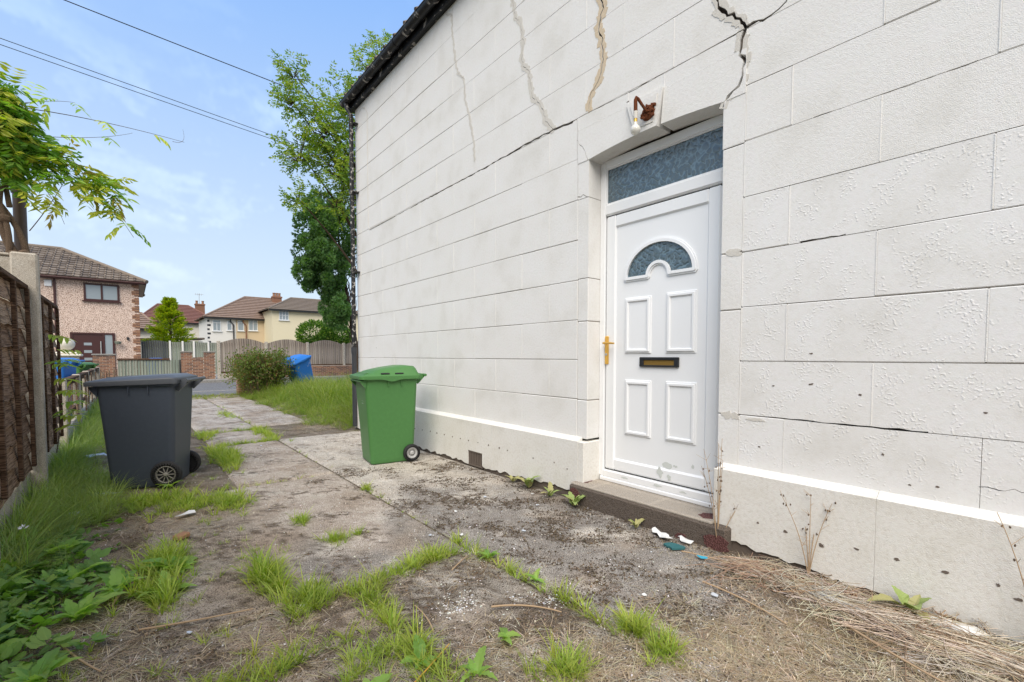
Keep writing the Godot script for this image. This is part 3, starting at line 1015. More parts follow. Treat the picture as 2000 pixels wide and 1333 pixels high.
func build_roof_edge() -> void:
	var fa := MB.new()
	fa.box(Vector3(2.90, 5.28, -7.74), Vector3(2.925, 5.47, 2.8), 0.003)
	put("fascia_board", fa, M.gutter, house)
	var so := MB.new()
	so.box(Vector3(2.925, 5.285, -7.74), Vector3(WX + 0.03, 5.305, 2.8))
	put("soffit_board", so, M.gutter, house)
	# half round gutter with its joints
	var gx := 2.835
	var gy := 5.405
	var g := MB.new()
	var segs := 10
	for i in segs:
		var a0 := PI + PI * i / segs
		var a1 := PI + PI * (i + 1) / segs
		for rad in [0.066, 0.061]:
			var sgn := 1.0 if rad == 0.066 else -1.0
			var p0 := Vector3(gx + cos(a0) * rad, gy + sin(a0) * rad, 0)
			var p1 := Vector3(gx + cos(a1) * rad, gy + sin(a1) * rad, 0)
			var f := Vector3(0, 0, -7.80)
			var b := Vector3(0, 0, 2.8)
			var n0 := Vector3(cos(a0), sin(a0), 0) * sgn
			var n1 := Vector3(cos(a1), sin(a1), 0) * sgn
			g.trin(p0 + f, p0 + b, p1 + b, n0, n0, n1)
			g.trin(p0 + f, p1 + b, p1 + f, n0, n1, n1)
	for e in [-7.80]:
		var fan := []
		for i in segs + 1:
			var a := PI + PI * i / segs
			fan.append(Vector3(gx + cos(a) * 0.066, gy + sin(a) * 0.066, e))
		g.cap(fan, Vector3(0, 0, -1))
	g.tube([Vector3(gx - 0.066, gy, -7.8), Vector3(gx - 0.066, gy, 2.8)], [0.006], 6)
	put("gutter", g, M.gutter, house)
	for z in [-7.15, -5.85, -4.3, -2.9, -1.2, 0.6]:
		var j := MB.new()
		var pts := []
		for i in 13:
			var a := PI + PI * i / 12.0
			pts.append(Vector3(gx + cos(a) * 0.07, gy + sin(a) * 0.07, z))
		for i in 12:
			var w := Vector3(0, 0, 0.035)
			j.quad(pts[i] - w, pts[i] + w, pts[i + 1] + w, pts[i + 1] - w, (pts[i] + pts[i + 1]) * 0.5 - Vector3(gx, gy, z))
			j.quad(pts[i] - w, pts[i + 1] - w, Vector3(gx, gy - 0.05, z) - w, Vector3(gx, gy - 0.05, z) - w, Vector3(0, 0, -1))
		put("gutter_joint", j, M.gutter, house)
	# outlet and downpipe
	var px := 2.885
	var pz := -7.60
	var up := MB.new()
	up.tube([Vector3(gx, gy - 0.05, pz - 0.06), Vector3(gx + 0.005, gy - 0.13, pz - 0.05), Vector3(px, gy - 0.24, pz), Vector3(px, 1.33, pz)], [0.042, 0.036, 0.034, 0.034], 14)
	put("downpipe", up, M.peeling, house)
	var lo := MB.new()
	lo.tube([Vector3(px - 0.004, 1.36, pz), Vector3(px - 0.004, 0.06, pz)], [0.039], 14)
	lo.tube([Vector3(px - 0.004, 1.29, pz), Vector3(px - 0.004, 1.375, pz)], [0.047], 14)
	lo.tube([Vector3(px - 0.004, 1.27, pz), Vector3(px - 0.004, 1.29, pz)], [0.044], 14)
	put("lower_downpipe", lo, M.pipe_new, house)
	for y in [5.02, 3.92, 2.62]:
		var cl := MB.new()
		cl.tube([Vector3(px, y - 0.035, pz), Vector3(px, y + 0.035, pz)], [0.042], 14)
		cl.box(Vector3(px, y - 0.012, pz - 0.012), Vector3(WX, y + 0.012, pz + 0.085), 0.002)
		put("pipe_bracket", cl, M.peeling, house)
	# thin wire tacked down the wall
	var wi := MB.new()
	wi.tube([Vector3(2.93, 5.2, -7.5), Vector3(2.955, 5.22, -7.35), Vector3(2.96, 5.15, -7.22), Vector3(2.9665, 5.05, -7.14), Vector3(2.967, 4.2, -7.15), Vector3(2.967, 3.28, -7.15), Vector3(2.966, 3.23, -7.10), Vector3(2.966, 3.232, -6.2)], [0.0035], 6)
	put("wire", wi, M.filler_grey, house)
	# roof slope and its tiles
	var pitch := deg_to_rad(34.0)
	var rs := MB.new()
	var e0 := Vector3(2.83, 5.445, 0)
	var dirv := Vector3(cos(pitch), sin(pitch), 0)
	var a := e0 + Vector3(0.05, 0, -7.72)
	var b := e0 + Vector3(0.05, 0, 2.8)
	rs.quad(a, b, b + dirv * 4.0, a + dirv * 4.0, Vector3(-1, 1, 0))
	rs.quad(a + dirv * 4.0, b + dirv * 4.0, Vector3(9.4, 5.4, 2.8), Vector3(9.4, 5.4, -7.72), Vector3(1, 1, 0))
	rs.tric(a, a + dirv * 4.0, Vector3(9.4, 5.4, -7.72), Vector3(0, 0, -1))
	rs.tric(b, b + dirv * 4.0, Vector3(9.4, 5.4, 2.8), Vector3(0, 0, 1))
	put("roof_slope", rs, M.tile[2], house)
	var tl := MB.new()
	tl.box(Vector3(0, -0.009, -0.148), Vector3(0.40, 0.009, 0.148), 0.004)
	tl.tube([Vector3(0.0, 0.004, -0.06), Vector3(0.4, 0.004, -0.06)], [0.03], 8)
	var tm := tl.mesh()
	for r in 3:
		for i in 35:
			var o := put("roof_tile", tm, M.tile[(i * 7 + r * 3) % 3], house)
			o.transform = Transform3D(Basis(Vector3(0, 0, 1), pitch - 0.03), e0 + dirv * (0.31 * r - 0.01) + Vector3(-sin(pitch), cos(pitch), 0) * 0.028 + Vector3(0, 0, -7.57 + 0.3 * i))

func build_lamp() -> void:
	var t := thing("wall_lamp", "rusty bracket lamp with a bare bulb above the door", "lamp", Vector3(WX - 0.028, 3.0, -2.0))
	rng.seed = 77
	var pl := MB.new()
	pl.lathe([Vector2(0.0, 0.012), Vector2(0.03, 0.014), Vector2(0.052, 0.008), Vector2(0.056, 0.0)].map(func(q): return q), 12, Transform3D(Basis(Vector3(0, 0, 1), PI * 0.5), Vector3(0, 0, 0)))
	for i in 26:
		var q := Vector3(rr(-0.02, 0.0), rr(-0.05, 0.055), rr(-0.05, 0.045))
		pl.box(q - Vector3.ONE * rr(0.005, 0.012), q + Vector3.ONE * rr(0.004, 0.011), 0.003, Transform3D(rot(rr(-0.5, 0.5), rr(-0.5, 0.5)), Vector3.ZERO))
	put("rusted_plate", pl, M.rust, t)
	var arm := MB.new()
	arm.tube([Vector3(-0.01, 0.0, 0.0), Vector3(-0.05, 0.05, -0.02), Vector3(-0.075, 0.088, -0.035), Vector3(-0.088, 0.095, -0.042), Vector3(-0.092, 0.08, -0.044), Vector3(-0.09, -0.005, -0.044)], [0.011, 0.010, 0.011, 0.012, 0.013, 0.014], 10)
	put("arm", arm, M.rust, t)
	var so := MB.new()
	so.tube([Vector3(-0.09, -0.003, -0.044), Vector3(-0.09, -0.035, -0.044), Vector3(-0.09, -0.055, -0.044)], [0.016, 0.0165, 0.015], 12)
	put("socket", so, M.filler_grey, t)
	var ca := MB.new()
	ca.tube([Vector3(-0.09, -0.055, -0.044), Vector3(-0.09, -0.078, -0.044)], [0.0125], 12)
	put("bulb_cap", ca, M.brass, t)
	var bu := MB.new()
	var prof := []
	for i in 13:
		var a := -PI * 0.5 + PI * 0.86 * i / 12.0
		prof.append(Vector2(cos(a) * 0.036, sin(a) * 0.036))
	prof.append(Vector2(0.0145, 0.05))
	prof.append(Vector2(0.0115, 0.055))
	bu.lathe(prof, 18, Transform3D(Basis.IDENTITY, Vector3(-0.09, -0.132, -0.044)))
	put("bulb", bu, M.bulb, t)
	var fi := MB.new()
	fi.tube([Vector3(-0.09, -0.078, -0.044), Vector3(-0.09, -0.118, -0.044)], [0.006, 0.004], 8)
	put("filament_stem", fi, M.bulb_core, t)

# ---------------------------------------------------------------- ground
func n2(x: float, z: float, f: float) -> float:
	return nz.get_noise_2d(x * f, z * f)

func bump_at(x: float, z: float) -> float:
	return n2(x + 31.0, z, 1.3) * 0.012 + n2(x, z + 17.0, 6.0) * 0.004

func mixc(a: Color, b: Color, t: float) -> Color:
	return a.lerp(b, clampf(t, 0.0, 1.0))

# base colour of what lies on the ground at x, z: concrete, moss, soil, straw litter
func slab_col(x: float, z: float, base: Color, moss: float, soil: float) -> Color:
	var c := base
	c = mixc(c, Color(0.86, 0.82, 0.75), (n2(x, z, 1.9) - 0.18) * 2.2)                       # scoured pale patches
	c = mixc(c, Color(0.54, 0.455, 0.37), (n2(x + 7.0, z + 3.0, 1.1) + soil) * 1.4)            # soil washed over
	c = mixc(c, Color(0.15, 0.115, 0.085), clampf((n2(x + 2.0, z - 5.0, 2.3) + n2(x, z, 14.0) * 0.9 + nf.get_noise_2d(x * 60.0, z * 60.0) * 0.8 + moss) * 1.5, 0.0, 0.85))   # dark moss
	return c * (0.93 + 0.14 * nf.get_noise_2d(x * 23.0, z * 23.0))

func dirt_col(x: float, z: float) -> Color:
	var c := Color(0.45, 0.385, 0.31)
	c = mixc(c, Color(0.60, 0.53, 0.44), (n2(x, z, 1.7) + 0.1) * 1.6)
	c = mixc(c, Color(0.25, 0.19, 0.125), (n2(x + 9.0, z, 2.9)) * 1.8)
	c = mixc(c, Color(0.22, 0.23, 0.09), (n2(x - 4.0, z + 8.0, 2.1) - 0.2) * 1.6)
	return c * (0.9 + 0.2 * nf.get_noise_2d(x * 31.0, z * 31.0))

func sheet(mb: MB, x0: float, x1: float, z0: float, z1: float, step: float, hf: Callable, cf: Callable) -> void:
	var nx := maxi(1, int(ceil((x1 - x0) / step)))
	var nzz := maxi(1, int(ceil((z1 - z0) / step)))
	var p := PackedVector3Array()
	var k := PackedColorArray()
	for j in nzz + 1:
		for i in nx + 1:
			var x := lerpf(x0, x1, float(i) / nx)
			var z := lerpf(z0, z1, float(j) / nzz)
			p.append(Vector3(x, hf.call(x, z), z))
			k.append(cf.call(x, z))
	var nn := PackedVector3Array()
	for j in nzz + 1:
		for i in nx + 1:
			var a := p[j * (nx + 1) + maxi(i - 1, 0)]
			var b := p[j * (nx + 1) + mini(i + 1, nx)]
			var c := p[maxi(j - 1, 0) * (nx + 1) + i]
			var d := p[mini(j + 1, nzz) * (nx + 1) + i]
			nn.append((d - c).cross(b - a).normalized())
	for j in nzz:
		for i in nx:
			var q := j * (nx + 1) + i
			for t in [[q, q + 1, q + nx + 2], [q, q + nx + 2, q + nx + 1]]:
				for w in t:
					mb.v.append(p[w]); mb.n.append(nn[w]); mb.c.append(k[w])

func garden_h(x: float, z: float) -> float:   # the overgrown front garden is a low mound
	var t := smoothstep(2.55, 4.2, x) * smoothstep(-17.3, -15.0, z) * smoothstep(-7.2, -9.0, z)
	return 0.24 * t

func ground_h(x: float, z: float) -> float:
	var h := bump_at(x, z) - 0.004
	if x > 0.02 and x < 2.95 and z > -16.6 and z < 2.95:
		var edge := minf(minf(x - 0.02, 2.95 - x) / 0.08, 1.0)
		h -= 0.022 * edge
		if x < 0.74 and (z < -4.95 or z > -0.9):
			h += 0.022 * edge
	return h + garden_h(x, z)

func build_ground() -> void:
	rng.seed = 5
	var g := MB.new()
	sheet(g, -1.6, 3.0, -8.0, 3.2, 0.045, ground_h, dirt_col)
	sheet(g, -1.6, 3.0, -17.2, -8.0, 0.10, ground_h, dirt_col)
	sheet(g, 3.0, 13.0, -17.2, -7.0, 0.35, ground_h, dirt_col)
	sheet(g, -12.0, -1.6, -17.2, 3.2, 0.8, func(x, z): return bump_at(x, z) - 0.02, dirt_col)
	sheet(g, 3.0, 14.0, -7.0, 3.2, 3.0, func(_x, _z): return -0.12, dirt_col)
	sheet(g, -300.0, 300.0, -600.0, -17.2, 25.0, func(_x, _z): return -0.14, func(_x, _z): return Color(0.14, 0.15, 0.07))
	sheet(g, -300.0, -12.0, -17.2, 60.0, 25.0, func(_x, _z): return -0.14, func(_x, _z): return Color(0.14, 0.15, 0.07))
	sheet(g, 13.0, 300.0, -17.2, 60.0, 25.0, func(_x, _z): return -0.14, func(_x, _z): return Color(0.14, 0.15, 0.07))
	sheet(g, -12.0, 14.0, 3.2, 60.0, 10.0, func(_x, _z): return -0.03, func(_x, _z): return Color(0.2, 0.18, 0.14))
	tag(put("ground", g, M.dirt), "", "", "", "structure")
	# the drive: slabs with open joints
	var drive := Node3D.new()
	drive.name = "driveway"
	add_child(drive)
	tag(drive, "", "", "", "structure")
	var brown := Color(0.74, 0.67, 0.595)
	var grey := Color(0.76, 0.71, 0.65)
	var dark := Color(0.47, 0.44, 0.39)
	# x0, x1, z0, z1, colour, moss, soil
	var slabs := [
		[0.80, 1.652, -16.5, -12.56, grey, -0.35, 0.05], [0.80, 1.652, -12.52, -8.72, grey, -0.3, 0.05], [0.82, 1.652, -8.68, -7.42, brown, -0.3, 0.1],
		[0.76, 1.652, -7.38, -4.96, brown, -0.28, 0.05], [0.04, 1.652, -4.92, -2.44, brown, -0.22, 0.02],
		[0.925, 1.652, -2.415, -0.82, dark, 0.22, -0.1], [0.04, 0.905, -2.41, -0.84, dark, 0.1, 0.25], [0.04, 1.64, -0.80, 1.1, dark, 0.1, 0.3], [0.04, 1.64, 1.14, 2.9, dark, 0.1, 0.3],
		[1.672, 2.62, -16.5, -12.56, grey, -0.35, 0.12], [1.672, 2.60, -12.52, -9.1, grey, -0.3, 0.1],
		[1.672, 2.915, -7.45, 2.9, Color(0.84, 0.80, 0.73), -0.36, -0.3],
	]
	for q in slabs:
		var tilt := Vector2(rr(-0.003, 0.003), rr(-0.002, 0.002))
		var up := rr(-0.003, 0.004)
		var path: bool = q[1] > 2.7
		var hf := func(x: float, z: float) -> float:
			var e := minf(minf(x - q[0], q[1] - x), minf(z - q[2], q[3] - z))
			var chip := 0.010 + 0.022 * absf(n2(x * 3.0, z * 3.0, 2.2))
			var h: float = bump_at(x, z) * 0.45 + up + (x - q[0]) * tilt.x + (z - q[2]) * tilt.y * 0.3
			if not path or x < 2.7:
				h -= 0.022 * (1.0 - smoothstep(0.0, chip, e))
			return h
		var cf := func(x: float, z: float) -> Color:
			var moss: float = q[5]
			var soil: float = q[6]
			var base: Color = q[4]
			if path:
				var t := smoothstep(-4.4, -2.9, z + n2(x, z, 0.9) * 1.2)
				base = mixc(base, Color(0.44, 0.42, 0.395), t)
				moss += 0.2 * t
				moss += 0.35 * smoothstep(2.62, 2.86, x + n2(x, z, 2.0) * 0.15)
				soil += 0.2 * smoothstep(2.5, 2.85, x)
				moss += 0.5 * smoothstep(0.75, 0.1, Vector2((x - 2.1) / 0.7, (z + 3.35) / 0.55).length())
				moss += 0.4 * smoothstep(0.8, 0.1, Vector2((x - 2.55) / 0.35, (z + 4.5) / 0.45).length())
			elif z > -2.42 and z < -0.8 and x > 0.9:
				moss += 0.4 * smoothstep(0.9, 0.2, Vector2((x - 1.4) / 0.25, (z + 1.6) / 0.4).length())
			elif z > -5.0 and z < -2.4:
				var lf := smoothstep(0.95, 0.45, x + n2(x, z, 1.6) * 0.25)
				moss += 0.25 * lf
				soil += 0.25 * lf
				base = mixc(base, Color(0.50, 0.45, 0.38), lf)
			if not path and z > -3.6 and z < -2.4 and x > 0.7:
				base = mixc(base, Color(0.46, 0.435, 0.40), smoothstep(-3.4, -2.9, z + n2(x, z, 1.2) * 0.8))
			return slab_col(x, z, base, moss, soil)
		var mb := MB.new()
		var near: bool = q[3] > -5.0
		sheet(mb, q[0], q[1], q[2], q[3], 0.03 if near else 0.05, hf, cf)
		put("slab", mb, M.concrete, drive)
	# the road beyond, its kerbs and pavements
	var road := MB.new()
	road.quad(Vector3(-200, -0.07, -26.4), Vector3(200, -0.07, -26.4), Vector3(200, -0.07, -19.2), Vector3(-200, -0.07, -19.2), Vector3.UP)
	tag(put("road", road, M.road), "", "", "", "structure")
	var pav := MB.new()
	pav.box(Vector3(-200, -0.3, -19.05), Vector3(200, 0.0, -17.2))
	tag(put("near_pavement", pav, M.road), "", "", "", "structure")
	var pav2 := MB.new()
	pav2.box(Vector3(-200, -0.3, -46.0), Vector3(200, 0.05, -26.55))
	tag(put("far_pavement", pav2, M.kerb), "", "", "", "structure")
	for e in [[-19.2, -19.05, 0.012], [-26.55, -26.4, 0.062]]:
		var kb := MB.new()
		kb.box(Vector3(-0.455, -0.2, e[0]), Vector3(0.455, e[2], e[1]), 0.012)
		var km := kb.mesh()
		var kn := Node3D.new()
		kn.name = "kerb" if e[0] > -20.0 else "far_kerb"
		add_child(kn)
		tag(kn, "", "", "", "structure")
		for i in 44:
			put("kerb_stone", km, M.kerb, kn).position = Vector3(-12.0 + i * 0.92, 0, 0)

# ---------------------------------------------------------------- bins
func rring(w: float, d: float, r: float, y: float, ox := 0.0, k := 5) -> Array:   # rounded rectangle, x = depth, z = width
	var out := []
	var cs := [[1, 1, 0.0], [-1, 1, 0.5], [-1, -1, 1.0], [1, -1, 1.5]]
	for c in cs:
		for i in k:
			var a: float = PI * (c[2] + 0.5 * i / (k - 1))
			out.append(Vector3(ox + c[0] * (d * 0.5 - r) + cos(a) * r, y, c[1] * (w * 0.5 - r) + sin(a) * r))
	return out

func ring_at(rad: float, x: float, y: float, z: float, n: int) -> Array:
	var out := []
	for i in n:
		var a := TAU * i / n
		out.append(Vector3(x + cos(a) * rad, y + sin(a) * rad, z))
	return out

func make_wheel(parent: Node3D, x: float, z: float, side: float, rim: Material, spokes: bool, r := 0.1) -> void:
	var wh := Node3D.new()
	wh.name = "wheel"
	parent.add_child(wh, true)
	wh.position = Vector3(x, r, z)
	var ty := MB.new()
	var w := 0.024
	ty.loft([ring_at(r * 0.66, 0, 0, -w, 28), ring_at(r * 0.92, 0, 0, -w, 28), ring_at(r, 0, 0, -w * 0.55, 28), ring_at(r, 0, 0, w * 0.55, 28), ring_at(r * 0.92, 0, 0, w, 28), ring_at(r * 0.66, 0, 0, w, 28), ring_at(r * 0.62, 0, 0, w * 0.5, 28)])
	put("tyre", ty, M.tyre, wh)
	var rm := MB.new()
	var o := w * 0.8 * side
	if spokes:
		rm.loft([ring_at(r * 0.67, 0, 0, o * 0.9, 28), ring_at(r * 0.67, 0, 0, o * 1.25, 28), ring_at(r * 0.57, 0, 0, o * 1.2, 28), ring_at(r * 0.57, 0, 0, o * 0.4, 28)])
		for i in 10:
			var a := TAU * i / 10
			rm.box(Vector3(0, -0.0035, -0.004), Vector3(r * 0.6, 0.0035, 0.004), 0.001, Transform3D(Basis(Vector3(0, 0, 1), a), Vector3(0, 0, o * 0.85)))
		rm.loft([ring_at(r * 0.16, 0, 0, o * 0.3, 14), ring_at(r * 0.16, 0, 0, o * 1.25, 14), ring_at(r * 0.08, 0, 0, o * 1.45, 14)])
		rm.cap(ring_at(r * 0.08, 0, 0, o * 1.45, 14), Vector3(0, 0, side))
		var bk := MB.new()
		bk.cap(ring_at(r * 0.62, 0, 0, o * 0.3, 24), Vector3(0, 0, side))
		put("hub_plate", bk, M.tyre, wh)
	else:
		rm.loft([ring_at(r * 0.66, 0, 0, o * 0.8, 28), ring_at(r * 0.64, 0, 0, o * 1.2, 28), ring_at(r * 0.56, 0, 0, o * 1.2, 28), ring_at(r * 0.52, 0, 0, o * 0.8, 28), ring_at(r * 0.2, 0, 0, o * 0.75, 28), ring_at(r * 0.14, 0, 0, o * 1.3, 28)])
		rm.cap(ring_at(r * 0.14, 0, 0, o * 1.3, 28), Vector3(0, 0, side))
	put("rim", rm, rim, wh)

func make_bin(label: String, at: Vector3, turn: float, mb_body: Material, mb_lid: Material, domed: bool, rim: Material, spokes: bool, lean := Vector2.ZERO, wr := 0.1) -> Node3D:
	var t := thing("wheelie_bin", label, "bin", at, turn, "wheelie bins")
	t.rotation.x = lean.x
	t.rotation.z = lean.y
	var b := MB.new()
	var rings := []
	# the body swells from foot to rim; x runs from the front lip to the wheels
	for k in [[0.0, 0.43, 0.47, 0.03, 0.0], [0.012, 0.455, 0.50, 0.045, 0.0], [0.06, 0.46, 0.505, 0.05, 0.0], [0.5, 0.50, 0.555, 0.05, -0.005], [0.9, 0.54, 0.60, 0.05, -0.012], [0.955, 0.545, 0.607, 0.05, -0.013], [0.957, 0.575, 0.645, 0.055, -0.014], [0.99, 0.578, 0.65, 0.055, -0.014], [0.992, 0.545, 0.61, 0.05, -0.014]]:
		rings.append(rring(k[1], k[2], k[3], k[0], k[4], 6))
	b.loft(rings)
	b.cap(rings[0], Vector3.DOWN)
	b.cap(rings[-1], Vector3.UP)
	put("body", b, mb_body, t)
	# ribs that hang under the rim, and the front comb
	for sd in [-1.0, 1.0]:
		for x in [-0.06, 0.09]:
			var rb := MB.new()
			rb.box(Vector3(x - 0.004, 0.885, sd * 0.272 - 0.008), Vector3(x + 0.004, 0.957, sd * 0.272 + 0.012 * sd + 0.004), 0.002)
			put("rim_rib", rb, mb_body, t)
	var cb := MB.new()
	for i in 2:
		var s := -1.0 if i == 0 else 1.0
		var z0 := s * 0.25
		cb.slab(PackedVector2Array([Vector2(-0.30, 0.957), Vector2(-0.365, 0.957), Vector2(-0.36, 0.93), Vector2(-0.305, 0.865)]), Transform3D(Basis.IDENTITY, Vector3(0, 0, z0 + 0.006)), 0.012, true)
	cb.box(Vector3(-0.368, 0.94, -0.26), Vector3(-0.33, 0.957, 0.26), 0.004)
	put("lifting_comb", cb, mb_body, t)
	# lid
	var lid := MB.new()
	var lr := []
	if domed:
		for k in [[0.968, 0.60, 0.70, 0.05, -0.025], [1.004, 0.605, 0.705, 0.05, -0.025], [1.008, 0.59, 0.69, 0.05, -0.025], [1.02, 0.57, 0.67, 0.05, -0.025], [1.085, 0.50, 0.58, 0.07, 0.0], [1.112, 0.45, 0.51, 0.08, 0.02], [1.122, 0.32, 0.34, 0.08, 0.03]]:
			lr.append(rring(k[1], k[2], k[3], k[0], k[4], 6))
		for ring in lr:   # the lid falls towards the front
			for i in ring.size():
				var q: Vector3 = ring[i]
				if q.y > 1.01:
					q.y -= 0.062 * smoothstep(0.16, -0.34, q.x) * smoothstep(1.0, 1.09, q.y)
				ring[i] = q
	else:
		for k in [[0.975, 0.605, 0.72, 0.04, -0.035], [1.006, 0.61, 0.725, 0.045, -0.035], [1.018, 0.595, 0.70, 0.05, -0.035], [1.032, 0.52, 0.60, 0.06, -0.02], [1.042, 0.48, 0.54, 0.06, -0.01], [1.046, 0.36, 0.4, 0.06, 0.0]]:
			lr.append(rring(k[1], k[2], k[3], k[0], k[4], 6))
		for ring in lr:
			for i in ring.size():
				var q: Vector3 = ring[i]
				q.y += 0.03 * smoothstep(-0.36, 0.3, q.x) * (1.0 if q.y > 0.99 else 0.5) - 0.012
				ring[i] = q
	lid.loft(lr)
	lid.cap(lr[-1], Vector3.UP)
	lid.cap(lr[0], Vector3.DOWN)
	if domed:
		for i in 4:   # steps on the lid's nose
			lid.box(Vector3(-0.352 + i * 0.022, 0.985 + i * 0.009, -0.21), Vector3(-0.25 + i * 0.02, 1.012 + i * 0.010, 0.21), 0.004)
		var lip := PackedVector2Array()   # the scalloped skirt on each side
		for i in 17:
			var x := lerpf(-0.30, 0.24, i / 16.0)
			lip.append(Vector2(x, 0.968 - 0.026 * exp(-pow((x + 0.02) / 0.075, 2.0))))
		lip.append(Vector2(0.24, 0.985)); lip.append(Vector2(-0.30, 0.985))
		for s in [-1.0, 1.0]:
			lid.slab(lip, Transform3D(Basis.IDENTITY, Vector3(0, 0, s * 0.302 + 0.004)), 0.008, true)
	put("lid", lid, mb_lid, t)
	if domed:
		for sl in [[-0.14, -0.04], [0.02, 0.12]]:
			var sm := MB.new()
			sm.box(Vector3(sl[0], 1.020, 0.225), Vector3(sl[1], 1.040, 0.280), 0.006)
			put("lid_slot", sm, M.black_plastic, t)
	else:
		for s in [-1.0, 1.0]:   # the loops for lifting the lid
			var lp := MB.new()
			lp.tube([Vector3(-0.30, 1.0, s * 0.2), Vector3(-0.295, 1.024, s * 0.2), Vector3(-0.2, 1.03, s * 0.2), Vector3(-0.185, 1.012, s * 0.2)], [0.006], 8)
			put("lid_grip", lp, mb_lid, t)
		var ridge := MB.new()
		for s in [-1.0, 0.0, 1.0]:
			ridge.box(Vector3(-0.25, 1.015, s * 0.17 - 0.012), Vector3(0.24, 1.058, s * 0.17 + 0.012), 0.006, Transform3D(Basis(Vector3(0, 0, 1), 0.02), Vector3(0, -0.012, 0)))
		put("lid_ridge", ridge, mb_lid, t)
	# hinge arms and handle behind
	for s in [-0.20, 0.20]:
		var hn := MB.new()
		hn.slab(PackedVector2Array([Vector2(0.27, 0.93), Vector2(0.31, 0.90), Vector2(0.40, 0.995), Vector2(0.395, 1.022), Vector2(0.29, 1.01)]), Transform3D(Basis.IDENTITY, Vector3(0, 0, s + 0.012)), 0.024, true)
		put("hinge_arm", hn, mb_lid, t)
	var hd := MB.new()
	hd.tube([Vector3(0.388, 1.006, -0.26), Vector3(0.388, 1.006, 0.26)], [0.016], 12)
	put("handle", hd, mb_lid, t)
	# axle and wheels
	var ax := MB.new()
	ax.tube([Vector3(0.21, wr, -0.25), Vector3(0.21, wr, 0.25)], [0.011], 8)
	put("axle", ax, M.tyre, t)
	make_wheel(t, 0.21, 0.262, 1.0, rim, spokes, wr)
	make_wheel(t, 0.21, -0.262, -1.0, rim, spokes, wr)
	return t

func build_bins() -> void:
	var g := make_bin("green wheelie bin standing against the white wall by the downpipe", Vector3(2.345, 0.005, -5.16), deg_to_rad(-9.0), M.bin_green, M.bin_green, true, M.rim_grey, false)
	# small print on its narrow front
	for i in 2:
		var tm := TextMesh.new()
		var sf := SystemFont.new()
		sf.font_names = PackedStringArray(["Droid Sans"])
		tm.font = sf
		tm.text = ["\u2013 \u2013 \u2013", "\u2014\u2014\u2014"][i]
		tm.pixel_size = 0.0016
		tm.font_size = 26 if i == 0 else 16
		tm.depth = 0.001
		var o := put("printed_mark", tm, M.white_plastic, g)
		o.transform = Transform3D(Basis(Vector3(0, 0, 1), Vector3(0, 1, 0), Vector3(-1, 0, 0)), Vector3(-0.298, 0.72 - i * 0.03, 0.06))
	make_bin("dark grey wheelie bin with spoked wheels on the drive by the fence", Vector3(0.14, 0.0, -5.70), deg_to_rad(-22.0), M.bin_black, M.bin_lid_black, false, M.rim_dirty, true, Vector2.ZERO, 0.125)
	make_bin("blue wheelie bin leaning over in the brambles", Vector3(4.36, 0.2, -15.8), deg_to_rad(205.0), M.bin_blue, M.bin_blue, true, M.rim_grey, false, Vector2(-0.08, -0.4))
	make_bin("blue wheelie bin behind the low paling fence", Vector3(-1.08, 0.14, -11.2), deg_to_rad(-15.0), M.bin_blue, M.bin_blue, false, M.rim_grey, false)
	make_bin("small dark green wheelie bin beside the blue one behind the paling fence", Vector3(-1.05, 0.02, -15.0), deg_to_rad(-25.0), M.bin_green, M.bin_green, false, M.rim_grey, false)
	make_bin("blue wheelie bin just inside the sage green boarded gate", Vector3(0.95, 0.06, -29.3), deg_to_rad(70.0), M.bin_blue, M.bin_blue, false, M.rim_grey, false)
	make_bin("blue wheelie bin behind the brick wall with the notched top", Vector3(2.62, 0.06, -29.0), deg_to_rad(60.0), M.bin_blue, M.bin_blue, false, M.rim_grey, false)

